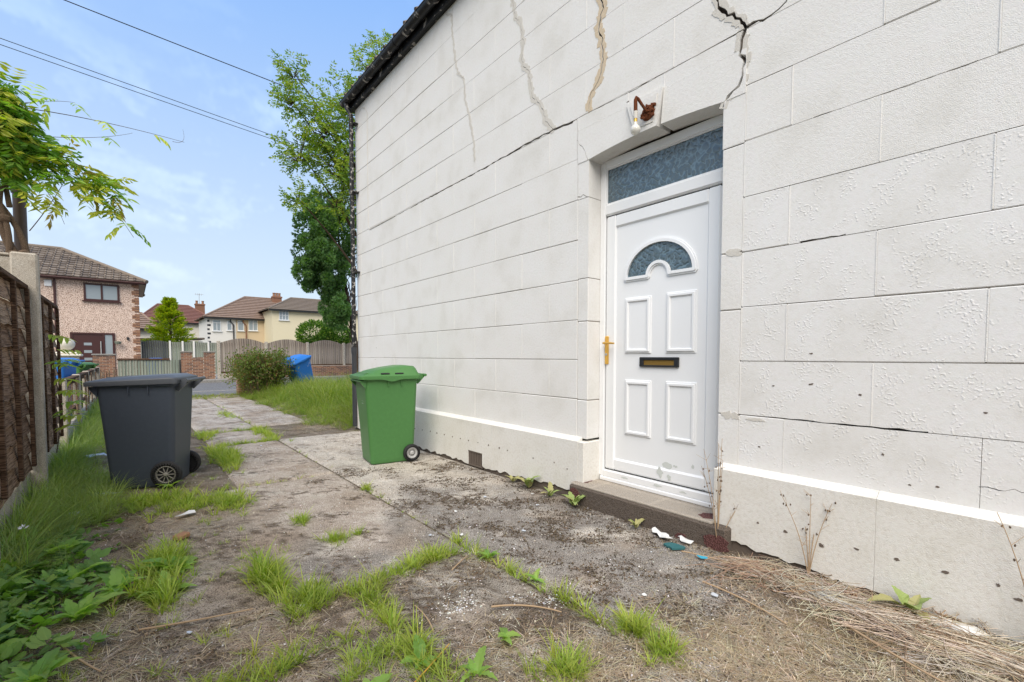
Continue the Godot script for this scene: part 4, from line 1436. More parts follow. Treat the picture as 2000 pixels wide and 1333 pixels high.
# ---------------------------------------------------------------- fence on the near boundary
func build_fence() -> void:
	rng.seed = 12
	var fx := -0.70
	var f := thing("panel_fence", "dark brown lapped board fence with concrete posts and gravel boards", "fence", Vector3(fx, 0, -5.7))
	for pz in [-7.62, -5.7, -3.72, -1.75]:
		if pz == -7.62: continue
		var po := MB.new()
		po.box(Vector3(-0.05, -0.3, pz + 5.7 - 0.06), Vector3(0.115, 2.11, pz + 5.7 + 0.06), 0.014)
		put("post", po, M.post, f)
	# bays: z range, boards
	for bay in [[-7.72, -5.77], [-5.63, -3.79], [-3.65, -1.82], [-1.68, 0.4]]:
		var z0: float = bay[0] + 5.7
		var z1: float = bay[1] + 5.7
		var gb := MB.new()
		gb.box(Vector3(-0.03, -0.2, z0), Vector3(0.022, 0.26, z1), 0.008)
		put("gravel_board", gb, M.post, f)
		var y := 0.27
		var k := 0
		while y < 1.76:
			var h := rr(0.15, 0.19)
			
			var bd := MB.new()
			# waney lower edge, leaning out at the foot
			var n := 16
			var lower := []
			for i in n + 1:
				lower.append(rr(-0.012, 0.012) + nz.get_noise_1d(i * 0.9 + k * 17.0 + z0 * 5.0) * 0.014)
			for i in n:
				var za := lerpf(z0, z1, float(i) / n)
				var zb := lerpf(z0, z1, float(i + 1) / n)
				var a0 := Vector3(0.036, y + lower[i], za)
				var a1 := Vector3(0.036, y + lower[i + 1], zb)
				var b0 := Vector3(0.000, y + h + 0.02, za)
				var b1 := Vector3(0.000, y + h + 0.02, zb)
				var o := Vector3(-0.011, 0, 0)
				bd.quad(a0, a1, b1, b0, Vector3.RIGHT)
				bd.quad(a0 + o, a1 + o, b1 + o, b0 + o, Vector3.LEFT)
				bd.quad(a0, a1, a1 + o, a0 + o, Vector3.DOWN)
				bd.quad(b0, b1, b1 + o, b0 + o, Vector3.UP)
			put("board", bd, M.board[rng.randi() % 4], f)
			y += h
			k += 1
		var top: float = 1.83
		var xs := [z0 + 0.03, z0 + (z1 - z0) * 0.34, z0 + (z1 - z0) * 0.67, z1 - 0.05]
		for z in xs:
			var bt := MB.new()
			bt.box(Vector3(0.034, 0.29 + rr(-0.02, 0.02), z - 0.021), Vector3(0.062, top - 0.03, z + 0.021), 0.004, Transform3D(rot(0, 0, 0), Vector3.ZERO))
			put("batten", bt, M.batten, f)
		var cp := MB.new()
		cp.box(Vector3(-0.03, top - 0.03, z0), Vector3(0.055, top + 0.005, z1), 0.004)
		put("capping_rail", cp, M.batten, f)
	# broad concrete pier behind the post, which the climber grows over
	var pr := thing("concrete_pier", "weathered concrete pier behind the fence post under the climber", "pier", Vector3(-0.9, 0, -5.95))
	var pb := MB.new()
	pb.box(Vector3(-0.28, -0.2, -0.1), Vector3(0.235, 2.10, 0.1), 0.015)
	put("pier_shaft", pb, M.post, pr)
	var pc := MB.new()
	pc.box(Vector3(-0.29, 2.098, -0.11), Vector3(0.245, 2.125, 0.11), 0.01)
	put("pier_cap", pc, M.post, pr)
	# low paling fence between short concrete posts
	var lf := thing("paling_fence", "low dark brown paling fence between short grey concrete posts", "fence", Vector3(fx, 0, -8.4))
	var zs := [-8.40, -10.55, -12.7, -14.85, -17.0]
	for i in zs.size():
		var z: float = zs[i] + 8.4
		var po := MB.new()
		po.box(Vector3(-0.05, -0.2, z - 0.05), Vector3(0.05, 0.93, z + 0.05), 0.012)
		put("post", po, M.post, lf)
		if i == zs.size() - 1: break
		var z2: float = zs[i + 1] + 8.4
		var gb := MB.new()
		gb.box(Vector3(-0.025, -0.1, z2 + 0.05), Vector3(0.02, 0.24, z - 0.05), 0.006)
		put("gravel_board", gb, M.post, lf)
		for y in [0.36, 0.80]:
			var rl := MB.new()
			rl.box(Vector3(-0.035, y, z2 + 0.05), Vector3(0.0, y + 0.06, z - 0.05), 0.004)
			put("rail", rl, M.batten, lf)
		var cp := MB.new()
		cp.box(Vector3(-0.045, 0.885, z2 + 0.05), Vector3(0.04, 0.915, z - 0.05), 0.004)
		put("capping_rail", cp, M.batten, lf)
		var n := 10
		for k in n:
			var zz := lerpf(z2 + 0.13, z - 0.13, k / float(n - 1))
			var pl := MB.new()
			pl.box(Vector3(0.002, 0.27, zz - 0.045), Vector3(0.02, 0.884, zz + 0.045), 0.003, Transform3D(rot(rr(-0.05, 0.05)), Vector3(0, rr(-0.01, 0.0), 0)))
			put("pale", pl, M.board[rng.randi() % 4], lf)
	# brown waste pipe rising behind the pier, bent over at its top
	var bp := thing("brown_pipe", "brown plastic rainwater pipe with a bend above the fence", "pipe", Vector3(-0.8, 0, -6.75))
	var mb := MB.new()
	mb.tube([Vector3(-0.01, 0.0, 0), Vector3(-0.01, 2.95, 0)], [0.050], 14)
	put("upright", mb, M.brown_plastic, bp)
	var m2 := MB.new()
	m2.tube([Vector3(-0.01, 2.92, 0), Vector3(-0.01, 3.0, 0), Vector3(-0.035, 3.07, 0), Vector3(-0.09, 3.15, 0), Vector3(-0.5, 3.62, 0), Vector3(-0.9, 4.1, 0)], [0.052], 14)
	put("bent_length", m2, M.brown_plastic, bp)
	for q in [[Vector3(-0.01, 2.86, 0), Vector3(-0.01, 2.95, 0)], [Vector3(-0.06, 3.11, 0), Vector3(-0.115, 3.18, 0)], [Vector3(-0.17, 3.24, 0), Vector3(-0.21, 3.285, 0)]]:
		var m3 := MB.new()
		m3.tube(q, [0.060], 14)
		put("collar", m3, M.brown_plastic, bp)

# ---------------------------------------------------------------- across the road
func window(parent: Node3D, x0: float, x1: float, y0: float, y1: float, z: float, frame_m: Material, pane_m: Material, bars: Array, fw := 0.06, sill := true) -> void:
	var w := Node3D.new()
	w.name = "window"
	parent.add_child(w, true)
	var fr := MB.new()
	fr.box(Vector3(x0, y0, z), Vector3(x0 + fw, y1, z + 0.06), 0.006)
	fr.box(Vector3(x1 - fw, y0, z), Vector3(x1, y1, z + 0.06), 0.006)
	fr.box(Vector3(x0 + fw, y1 - fw, z), Vector3(x1 - fw, y1, z + 0.058), 0.006)
	fr.box(Vector3(x0 + fw, y0, z), Vector3(x1 - fw, y0 + fw, z + 0.058), 0.006)
	for b in bars:   # [vertical?, place 0..1, from, to]
		if b[0]:
			var x: float = lerpf(x0, x1, b[1])
			fr.box(Vector3(x - fw * 0.5, lerpf(y0, y1, b[2]), z), Vector3(x + fw * 0.5, lerpf(y0, y1, b[3]), z + 0.055), 0.004)
		else:
			var y: float = lerpf(y0, y1, b[1])
			fr.box(Vector3(lerpf(x0, x1, b[2]), y - fw * 0.4, z), Vector3(lerpf(x0, x1, b[3]), y + fw * 0.4, z + 0.054), 0.004)
	put("frame", fr, frame_m, w)
	var pn := MB.new()
	pn.box(Vector3(x0 + fw * 0.5, y0 + fw * 0.5, z + 0.012), Vector3(x1 - fw * 0.5, y1 - fw * 0.5, z + 0.022))
	put("pane", pn, pane_m, w)
	if sill:
		var sl := MB.new()
		sl.box(Vector3(x0 - 0.08, y0 - 0.07, z), Vector3(x1 + 0.08, y0 - 0.005, z + 0.12), 0.01)
		put("sill", sl, frame_m, w)

# a slope of tile courses: eave a..b, ridge c..d (a below c)
func slope(mb: MB, a: Vector3, b: Vector3, c: Vector3, d: Vector3, courses: int, out: Vector3) -> void:
	var up := out.normalized() * 0.075
	for i in courses:
		var t0 := float(i) / courses
		var t1 := float(i + 1) / courses
		var p0 := a.lerp(c, t0) + up
		var p1 := b.lerp(d, t0) + up
		var q0 := a.lerp(c, t1)
		var q1 := b.lerp(d, t1)
		mb.quad(p0, p1, q1, q0, out)
		mb.quad(a.lerp(c, t0), b.lerp(d, t0), p1, p0, Vector3(out.x, 0, out.z))

func hip_roof(parent: Node3D, m: Material, x0: float, x1: float, z0: float, z1: float, ye: float, yr: float, rx0: float, rx1: float, courses: int) -> void:
	# z1 is the side towards the viewer
	var zr := (z0 + z1) * 0.5
	var mb := MB.new()
	var A := Vector3(x0, ye, z1)
	var B := Vector3(x1, ye, z1)
	var C := Vector3(x0, ye, z0)
	var D := Vector3(x1, ye, z0)
	var R0 := Vector3(rx0, yr, zr)
	var R1 := Vector3(rx1, yr, zr)
	slope(mb, A, B, R0, R1, courses, Vector3(0, z1 - zr, yr - ye).normalized())
	slope(mb, C, D, R0, R1, courses, Vector3(0, 1, -1))
	slope(mb, C, A, R0, R0, courses, Vector3(-(yr - ye), maxf(rx0 - x0, 0.05), 0).normalized())
	slope(mb, D, B, R1, R1, courses, Vector3(yr - ye, maxf(x1 - rx1, 0.05), 0).normalized())
	put("roof", mb, m, parent)
	for q in [[A, R0], [B, R1], [R0, R1]]:
		var rg := MB.new()
		rg.tube([q[0] + Vector3.UP * 0.03, q[1] + Vector3.UP * 0.03], [0.11], 7)
		put("ridge_tiles", rg, m, parent)
	var fs := MB.new()
	fs.box(Vector3(x0 + 0.04, ye - 0.17, z1 - 0.1), Vector3(x1 - 0.04, ye - 0.01, z1 - 0.02), 0.01)
	put("gutter", fs, M.black_plastic, parent)

func chimney(parent: Node3D, x0: float, x1: float, z: float, y0: float, y1: float, pots: int) -> void:
	var ch := Node3D.new()
	ch.name = "chimney"
	parent.add_child(ch, true)
	var st := MB.new()
	st.box(Vector3(x0, y0, z - 0.3), Vector3(x1, y1, z + 0.3), 0.01)
	st.box(Vector3(x0 - 0.06, y1 - 0.2, z - 0.36), Vector3(x1 + 0.06, y1 - 0.02, z + 0.36), 0.01)
	put("stack", st, M.brick[1], ch)
	for i in pots:
		var p := MB.new()
		var x := lerpf(x0 + 0.2, x1 - 0.2, i / maxf(pots - 1.0, 1.0))
		p.lathe([Vector2(0.15, y1 - 0.03), Vector2(0.13, y1 + 0.3), Vector2(0.17, y1 + 0.34), Vector2(0.16, y1 + 0.42), Vector2(0.0, y1 + 0.42)], 10, Transform3D(Basis.IDENTITY, Vector3(x, 0, z)))
		put("pot", p, M.brick[0], ch)

func bricks(parent: Node3D, x0: float, x1: float, y0: float, y1: float, z: float, depth: float) -> void:
	var core := MB.new()
	core.box(Vector3(x0 + 0.006, y0, z - depth + 0.006), Vector3(x1 - 0.006, y1 - 0.005, z - 0.008))
	put("mortar", core, M.brick_mortar, parent)
	for tone in 3:
		var mb := MB.new()
		var r := 0
		var y := y0
		var idx := 0
		while y < y1 - 0.03:
			var x := x0 - (0.11 if r % 2 else 0.0)
			while x < x1 - 0.02:
				idx += 1
				var xa := maxf(x, x0)
				var xb := minf(x + 0.215, x1)
				if xb - xa > 0.03 and hash(idx * 31 + int(x0 * 100.0)) % 3 == tone:
					mb.box(Vector3(xa, y, z - depth), Vector3(xb, minf(y + 0.065, y1), z), 0.004)
				x += 0.225
			y += 0.075
			r += 1
		var o := put("brickwork", mb, M.brick[tone if tone < 2 else 3], parent)
		o.set_meta("kind", "stuff")

func pales(parent: Node3D, x0: float, x1: float, z: float, y0: float, top: Callable, w: float, mats: Array) -> void:
	var n := maxi(1, int(round((x1 - x0) / w)))
	for i in n:
		var a := lerpf(x0, x1, float(i) / n)
		var b := lerpf(x0, x1, float(i + 1) / n)
		var mb := MB.new()
		var ya: float = top.call(a)
		var yb: float = top.call(b)
		var o := rr(0.0, 0.008)
		mb.slab(PackedVector2Array([Vector2(a + 0.003, y0), Vector2(b - 0.003, y0), Vector2(b - 0.003, yb), Vector2(a + 0.003, ya)]), Transform3D(rot(0.04), Vector3(0, 0, z + o + a * 0.04)).translated_local(Vector3.ZERO) if false else Transform3D(Basis.IDENTITY, Vector3(0, 0, z + o + (0.012 if i % 2 else 0.0))), 0.016)
		put("pale", mb, mats[rng.randi() % mats.size()], parent)

func build_far() -> void:
	rng.seed = 88
	var Z := -28.0
	# brick gate pier with a stone cap
	var bp := thing("brick_pier", "weathered brown brick gate pier with a flat cap left of the sage gate", "pier", Vector3(0, 0.05, 0))
	bricks(bp, -1.29, -0.52, 0.0, 1.2, Z, 0.5)
	var cp := MB.new()
	cp.box(Vector3(-1.33, 1.2, Z - 0.54), Vector3(-0.48, 1.27, Z + 0.04), 0.015)
	put("cap", cp, M.kerb, bp)
	# sage gate
	var sg := thing("driveway_gate", "sage green vertical boarded gate with a dark top rail", "gate", Vector3(0, 0.05, 0))
	pales(sg, -0.44, 1.86, Z, 0.05, func(_x): return 0.97, 0.115, M.pale_sage)
	var rl := MB.new()
	rl.box(Vector3(-0.46, 0.97, Z - 0.05), Vector3(1.5, 1.06, Z + 0.06), 0.01)
	put("top_rail", rl, M.batten, sg)
	var hp := MB.new()
	hp.box(Vector3(1.87, 0.0, Z - 0.05), Vector3(1.93, 0.98, Z + 0.03), 0.006)
	put("gate_post", hp, M.black_plastic, sg)
	# notched brick wall
	var bw := thing("brick_wall", "low brick front wall with a notch between two raised ends", "wall", Vector3(0, 0.05, 0))
	bricks(bw, 1.95, 2.42, 0.0, 1.35, Z, 0.24)
	bricks(bw, 2.42, 2.90, 0.0, 1.10, Z - 0.01, 0.22)
	bricks(bw, 2.90, 3.38, 0.0, 1.35, Z, 0.24)
	for q in [[1.92, 2.45], [2.87, 3.41]]:
		var c := MB.new()
		c.box(Vector3(q[0], 1.35, Z - 0.27), Vector3(q[1], 1.41, Z + 0.03), 0.01)
		put("coping", c, M.kerb, bw)
	# arched fence
	var af := thing("arched_fence", "grey weathered arched panel fence with pale concrete posts across the road", "fence", Vector3(0, 0.05, 0))
	var posts := [3.54, 5.75, 7.9, 9.98, 12.1, 14.2]
	for i in posts.size():
		var po := MB.new()
		po.box(Vector3(posts[i] - 0.075, -0.2, Z - 0.07), Vector3(posts[i] + 0.075, 1.95, Z + 0.05), 0.012)
		put("post", po, M.post, af)
		if i == posts.size() - 1: break
		var a: float = posts[i] + 0.075
		var b: float = posts[i + 1] - 0.075
		var foot := 0.33 if i == 0 else 0.66
		pales(af, a, b, Z, foot, func(x): return 1.86 + 0.24 * sin(PI * clampf((x - a) / (b - a), 0, 1)), 0.105, M.pale_grey)
		if i == 0:
			var gb := MB.new()
			gb.box(Vector3(a, -0.05, Z - 0.03), Vector3(b, foot, Z + 0.02), 0.008)
			put("gravel_board", gb, M.post, af)
		var rb := MB.new()
		rb.box(Vector3(a, foot - 0.05, Z + 0.012), Vector3(b, foot + 0.03, Z + 0.035), 0.005)
		put("rail", rb, M.batten, af)
	var lw := thing("garden_wall", "low red brick wall carrying the right hand fence panels", "wall", Vector3(0, 0.05, 0))
	bricks(lw, 5.66, 14.2, 0.0, 0.62, Z + 0.1, 0.24)
	# the corner pier of this side's garden, half in the brambles
	var gp := thing("garden_pier", "orange brick pier at the end of the bramble hedge", "pier", Vector3(0, -0.02, 0))
	bricks(gp, 2.62, 2.98, 0.0, 1.28, -16.75, 0.36)
	# neighbour's gate pier with a ball
	var nb := thing("ball_pier", "cream gate pier topped by a stone ball behind the fence", "pier", Vector3(-1.24, 0, -16.0))
	var sh := MB.new()
	sh.box(Vector3(-0.24, 0, -0.24), Vector3(0.24, 1.22, 0.24), 0.01)
	put("shaft", sh, M.pale_cream, nb)
	var cap := MB.new()
	cap.box(Vector3(-0.31, 1.22, -0.31), Vector3(0.31, 1.28, 0.31), 0.015)
	cap.box(Vector3(-0.24, 1.28, -0.24), Vector3(0.24, 1.33, 0.24), 0.02)
	put("cap", cap, M.pale_cream, nb)
	var ball := MB.new()
	var prof := [Vector2(0.0, 1.33), Vector2(0.12, 1.33), Vector2(0.1, 1.38)]
	for i in 14:
		var a := -1.15 + (PI * 0.5 + 1.15) * i / 13.0
		prof.append(Vector2(cos(a) * 0.19, 1.53 + sin(a) * 0.17))
	ball.lathe(prof, 24)
	put("ball", ball, M.pale_cream, nb)
	house_left()
	# gates and panels beside it
	var sl := thing("slate_gate", "dark slate grey boarded side gate with a curved top", "gate", Vector3(0, 0.05, 0))
	pales(sl, 0.55, 1.86, -35.5, 0.0, func(x): return 2.02 + 0.1 * sin(PI * (x - 0.55) / 1.31), 0.11, M.pale_slate)
	var sp := thing("sage_fence", "sage green fence panels with white posts by the golden conifer", "fence", Vector3(0, 0.05, 0))
	for q in [[1.99, 2.52], [2.62, 3.1], [3.2, 3.88], [3.98, 5.4]]:
		pales(sp, q[0], q[1], -35.5, 0.0, func(_x): return 2.03, 0.11, M.pale_sage)
	for x in [1.93, 2.57, 3.15, 3.93]:
		var po := MB.new()
		po.box(Vector3(x - 0.05, 0, -35.53), Vector3(x + 0.05, 2.1, -35.43), 0.01)
		put("post", po, M.offwhite, sp)
	far_houses()
	# overhead cables
	for q in [["thick overhead cable crossing high above the others", [-1.25, 12.14], [4.56, 11.84], 0.016], ["upper one of the two thin overhead cables", [-2.64, 10.41], [4.37, 9.80], 0.011], ["lower one of the two thin overhead cables", [-2.64, 10.23], [4.37, 9.65], 0.011]]:
		var mb := MB.new()
		var path := []
		for i in 41:
			var t := -3.5 + 7.0 * i / 40.0
			var x: float = lerpf(q[1][0], q[2][0], t)
			var y: float = lerpf(q[1][1], q[2][1], t) + 0.012 * (t - 0.0) * (t - 1.0)
			path.append(Vector3(x, y, -20.0))
		mb.tube(path, [q[3]], 6)
		tag(put(numbered("overhead_cable"), mb, M.cable), q[0], "cable", "overhead cables")

func house_left() -> void:
	var h := thing("pebbledash_house", "pebbledashed house with brick quoins, brown door and tiled hip roof", "house", Vector3(0, 0.1, 0))
	var z := -35.0
	var wl := MB.new()
	wl.box(Vector3(-9.0, -0.1, -42.0), Vector3(0.5, 5.3, z))
	put("wall", wl, M.dash, h)
	# quoins
	var y := 0.0
	var k := 0
	while y < 5.25:
		var w := 0.34 if (k / 3) % 2 == 0 else 0.22
		if (k / 3) % 2 == 1 and k % 3 == 1:
			y += 0.078
			k += 1
			continue
		for j in (2 if w > 0.3 else 1):
			var br := MB.new()
			br.box(Vector3(0.512 - w + j * 0.17, y, z - 0.1), Vector3(0.512 - (w - 0.165 if (w > 0.3 and j == 0) else 0.0), y + 0.068, z + 0.012), 0.004)
			put("quoin_brick", br, M.brick[(k * 5 + j * 2) % 4], h)
		y += 0.078
		k += 1
	window(h, -1.88, -0.37, 4.22, 5.18, z, M.maroon, M.curtain_glass, [[true, 0.5, 0.0, 1.0]], 0.09)
	# door with side light
	var d := Node3D.new()
	d.name = "front_door"
	h.add_child(d)
	var fr := MB.new()
	fr.box(Vector3(-2.5, 0.0, z), Vector3(-2.38, 2.42, z + 0.07), 0.01)
	fr.box(Vector3(-1.16, 0.0, z), Vector3(-1.06, 2.42, z + 0.07), 0.01)
	fr.box(Vector3(-0.74, 0.0, z), Vector3(-0.63, 2.42, z + 0.07), 0.01)
	fr.box(Vector3(-2.5, 2.32, z + 0.002), Vector3(-0.63, 2.425, z + 0.075), 0.01)
	put("door_frame", fr, M.maroon, d)
	var lf := MB.new()
	lf.box(Vector3(-2.39, 0.0, z + 0.002), Vector3(-1.15, 2.33, z + 0.04), 0.006)
	put("door_leaf", lf, M.maroon, d)
	for i in 4:
		var pn := MB.new()
		pn.box(Vector3(-1.95, 0.45 + i * 0.42, z + 0.03), Vector3(-1.62, 0.6 + i * 0.42, z + 0.046), 0.004)
		put("door_pane", pn, M.curtain_glass, d)
	var sd := MB.new()
	sd.box(Vector3(-1.07, 0.0, z + 0.002), Vector3(-0.73, 2.33, z + 0.035))
	put("side_light", sd, M.curtain_glass, d)
	var hd := MB.new()
	hd.tube([Vector3(-1.24, 0.75, z + 0.09), Vector3(-1.24, 1.95, z + 0.09)], [0.025], 8)
	put("pull_handle", hd, M.rim_grey, d)
	# downpipe, alarm box, lamp, hanging basket, gutter
	var dp := MB.new()
	dp.box(Vector3(-3.08, 0, z), Vector3(-2.98, 5.3, z + 0.08), 0.02)
	put("downpipe", dp, M.maroon, h)
	var ab := MB.new()
	ab.box(Vector3(-3.42, 4.85, z), Vector3(-3.12, 5.2, z + 0.08), 0.03)
	put("alarm_box", ab, M.white_plastic, h)
	var lm := MB.new()
	lm.box(Vector3(-0.12, 2.05, z), Vector3(0.0, 2.22, z + 0.12), 0.03)
	put("porch_light", lm, M.black_plastic, h)
	var hb := MB.new()
	hb.lathe([Vector2(0.0, 1.78), Vector2(0.13, 1.82), Vector2(0.18, 1.95), Vector2(0.0, 1.97)], 12, Transform3D(Basis.IDENTITY, Vector3(-0.5, 0, z + 0.25)))
	put("hanging_basket", hb, M.pale_sage[0], h)
	var gt := MB.new()
	gt.tube([Vector3(-9.0, 5.36, z + 0.36), Vector3(0.85, 5.36, z + 0.36)], [0.06], 8)
	put("gutter", gt, M.maroon, h)
	var so := MB.new()
	so.box(Vector3(-9.0, 5.28, z), Vector3(0.8, 5.32, z + 0.34))
	so.box(Vector3(0.5, 5.28, -42.3), Vector3(0.82, 5.32, z + 0.0))
	put("soffit", so, M.maroon, h)
	# hip roof: under-slopes, then single tiles on the slope in view
	var A := Vector3(-9.0, 5.38, z + 0.38)
	var B := Vector3(0.88, 5.38, z + 0.38)
	var R := Vector3(-2.95, 7.42, -38.5)
	var L := Vector3(-9.0, 7.42, -38.5)
	var D := Vector3(0.88, 5.38, -42.4)
	var ur := MB.new()
	ur.quad(A, B, R, L, Vector3(0, 1, 1))
	ur.tric(B, D, R, Vector3(1, 1, 0))
	ur.quad(D, Vector3(-9.0, 5.38, -42.4), L, R, Vector3(0, 1, -1))
	put("roof_deck", ur, M.tile[2], h)
	var tm := MB.new()
	tm.box(Vector3(-0.16, -0.028, -0.42), Vector3(0.16, 0.018, 0.0), 0.006)
	tm.tube([Vector3(-0.09, 0.012, -0.4), Vector3(-0.09, 0.012, 0.0)], [0.045], 7)
	var tile := tm.mesh()
	var up := (L - A)
	var run := Vector3(0, up.y, up.z)
	var pitch := atan2(up.y, -up.z)
	var rows := 12
	for r in rows:
		var t := r / float(rows)
		var xr := lerpf(B.x, R.x, t) - 0.12
		var x := xr
		while x > -6.6:
			var o := put("roof_tile", tile, M.tile[rng.randi() % 3], h)
			o.transform = Transform3D(Basis(Vector3(1, 0, 0), pitch - 0.13), Vector3(x, A.y + run.y * t + 0.075, A.z + run.z * t + 0.03))
			x -= 0.325
	for q in [[B, R], [R, L], [D, R]]:
		var rg := MB.new()
		rg.tube([q[0] + Vector3.UP * 0.07, q[1] + Vector3.UP * 0.07], [0.12], 8)
		put("ridge_tiles", rg, M.tile[1], h)

func far_houses() -> void:
	# pair of semis, white half and beige half
	var b := thing("semi_houses", "pair of far semis, white half and beige half, under one brown hip roof", "house", Vector3(0, 0.1, 0))
	var z := -58.0
	var w1 := MB.new()
	w1.box(Vector3(6.4, -0.1, -66.0), Vector3(9.0, 5.2, z))
	put("white_wall", w1, M.offwhite, b)
	var w2 := MB.new()
	w2.box(Vector3(9.0, -0.1, -66.0), Vector3(13.2, 5.2, z + 0.01))
	put("beige_wall", w2, M.beige, b)
	hip_roof(b, M.tile_brown, 6.0, 16.0, -66.4, z + 0.4, 5.2, 8.0, 10.6, 14.0, 13)
	chimney(b, 13.4, 14.4, -61.5, 7.2, 8.3, 3)
	window(b, 6.85, 7.6, 3.75, 4.95, z, M.white_plastic, M.curtain_glass, [[false, 0.72, 0.0, 1.0], [true, 0.5, 0.0, 0.72]])
	window(b, 8.15, 8.62, 3.85, 4.95, z, M.white_plastic, M.curtain_glass, [[false, 0.72, 0.0, 1.0]])
	window(b, 9.15, 9.75, 3.85, 5.0, z + 0.01, M.white_plastic, M.curtain_glass, [[false, 0.75, 0.0, 1.0]])
	window(b, 10.2, 11.1, 3.9, 5.1, z + 0.01, M.white_plastic, M.curtain_glass, [[true, 0.5, 0.0, 1.0], [false, 0.72, 0.5, 1.0]])
	for q in [[8.75, M.pipe_new], [9.95, M.brick[1]]]:
		var p := MB.new()
		p.tube([Vector3(q[0] - 0.3, 5.0, z + 0.2), Vector3(q[0] - 0.25, 4.75, z + 0.12), Vector3(q[0], 4.5, z + 0.1), Vector3(q[0], 0, z + 0.1)], [0.07], 8)
		put("soil_pipe", p, q[1], b)
	for i in 11:
		var qn := MB.new()
		qn.box(Vector3(6.37, 0.3 + i * 0.44, z - 0.1), Vector3(6.37 + (0.3 if i % 2 else 0.2), 0.5 + i * 0.44, z + 0.02), 0.01)
		put("quoin", qn, M.pipe_new, b)
	# cream house on the right
	var c := thing("cream_house", "cream painted house with a hip roof and one small barred window", "house", Vector3(0, 0.1, 0))
	var cw := MB.new()
	cw.box(Vector3(11.75, -0.1, -62.0), Vector3(21.0, 6.05, -54.0))
	put("wall", cw, M.cream, c)
	hip_roof(c, M.tile[1], 11.3, 21.4, -60.5, -53.6, 6.05, 7.7, 14.4, 18.5, 9)
	window(c, 12.4, 13.35, 4.95, 6.0 - 0.05, -54.0, M.white_plastic, M.curtain_glass, [[true, 0.33, 0.0, 1.0], [true, 0.66, 0.0, 1.0], [false, 0.5, 0.0, 1.0]], 0.05)
	# red roofed house further back, with a chimney and an aerial
	var a := thing("red_roof_house", "far cream house with a dark red roof, chimney and aerial", "house", Vector3(0, 0.1, 0))
	var aw := MB.new()
	aw.box(Vector3(1.5, -0.1, -82.0), Vector3(9.2, 5.3, -72.0))
	put("wall", aw, M.pale_cream, a)
	hip_roof(a, M.tile_red, 0.5, 9.6, -82.0, -71.6, 5.3, 7.9, 3.0, 6.3, 12)
	chimney(a, 7.1, 8.2, -77.0, 6.4, 8.3, 2)
	var ae := MB.new()
	ae.tube([Vector3(7.6, 8.2, -77.0), Vector3(7.6, 9.7, -77.0)], [0.03], 6)
	ae.tube([Vector3(7.1, 9.6, -77.0), Vector3(8.1, 9.6, -77.0)], [0.02], 6)
	for i in 4:
		ae.tube([Vector3(7.2 + i * 0.22, 9.45, -77.0), Vector3(7.2 + i * 0.22, 9.75, -77.0)], [0.015], 5)
	put("aerial", ae, M.rim_grey, a)
	# low pale building between
	var d := thing("rear_extension", "low pale house wing with a shallow tiled roof behind the slate gate", "house", Vector3(0, 0.1, 0))
	var dw := MB.new()
	dw.box(Vector3(-1.5, -0.1, -56.0), Vector3(1.75, 3.4, -50.0))
	put("wall", dw, M.pale_cream, d)
	hip_roof(d, M.tile_brown, -1.9, 2.1, -56.3, -49.6, 3.4, 4.9, -0.5, 0.9, 8)
	var dl := MB.new()
	dl.box(Vector3(0.3, -0.1, -47.5), Vector3(4.6, 2.3, -45.0))
	put("lean_to", dl, M.offwhite, d)
	var dr := MB.new()
	dr.box(Vector3(0.1, 2.3, -47.7), Vector3(4.8, 2.45, -44.8), 0.02, Transform3D(Basis(Vector3(0, 0, 1), 0.03), Vector3.ZERO))
	put("lean_to_roof", dr, M.tile[0], d)

# ---------------------------------------------------------------- trees and climbers
func add_leaf(mb: MB, p: Vector3, d: Vector3, s: Vector3, l: float, w: float, fold := 0.25) -> void:
	var u := d.cross(s)
	var m := p + d * (l * 0.45)
	var a := m + s * (w * 0.5) + u * (w * fold)
	var b := m - s * (w * 0.5) + u * (w * fold)
	var t := p + d * l
	mb.tri(p, a, t)
	mb.tri(p, t, b)

func add_round(mb: MB, p: Vector3, d: Vector3, s: Vector3, l: float, w: float, fold := 0.15) -> void:
	var u := d.cross(s)
	var mid := p + d * l * 0.5
	var tip := p + d * l
	for sg in [-1.0, 1.0]:
		var a: Vector3 = p + d * (l * 0.2) + s * (sg * w * 0.36) + u * (w * fold)
		var b: Vector3 = p + d * (l * 0.55) + s * (sg * w * 0.5) + u * (w * fold)
		var c: Vector3 = p + d * (l * 0.88) + s * (sg * w * 0.28) + u * (w * fold * 0.5)
		mb.tric(p, a, mid, u)
		mb.tric(a, b, mid, u)
		mb.tric(b, c, mid, u)
		mb.tric(c, tip, mid, u)

func any_dir() -> Vector3:
	var z := rr(-1.0, 1.0)
	var a := rr(0.0, TAU)
	var r := sqrt(1.0 - z * z)
	return Vector3(cos(a) * r, z, sin(a) * r)

func side_of(d: Vector3) -> Vector3:
	var s := d.cross(any_dir())
	while s.length() < 0.1:
		s = d.cross(any_dir())
	return s.normalized()

func shade(c: Color, k: float) -> Color:
	var f := 1.0 + rr(-k, k)
	return Color(c.r * f * (1.0 + rr(-0.1, 0.1)), c.g * f, c.b * f * (1.0 + rr(-0.15, 0.15)))

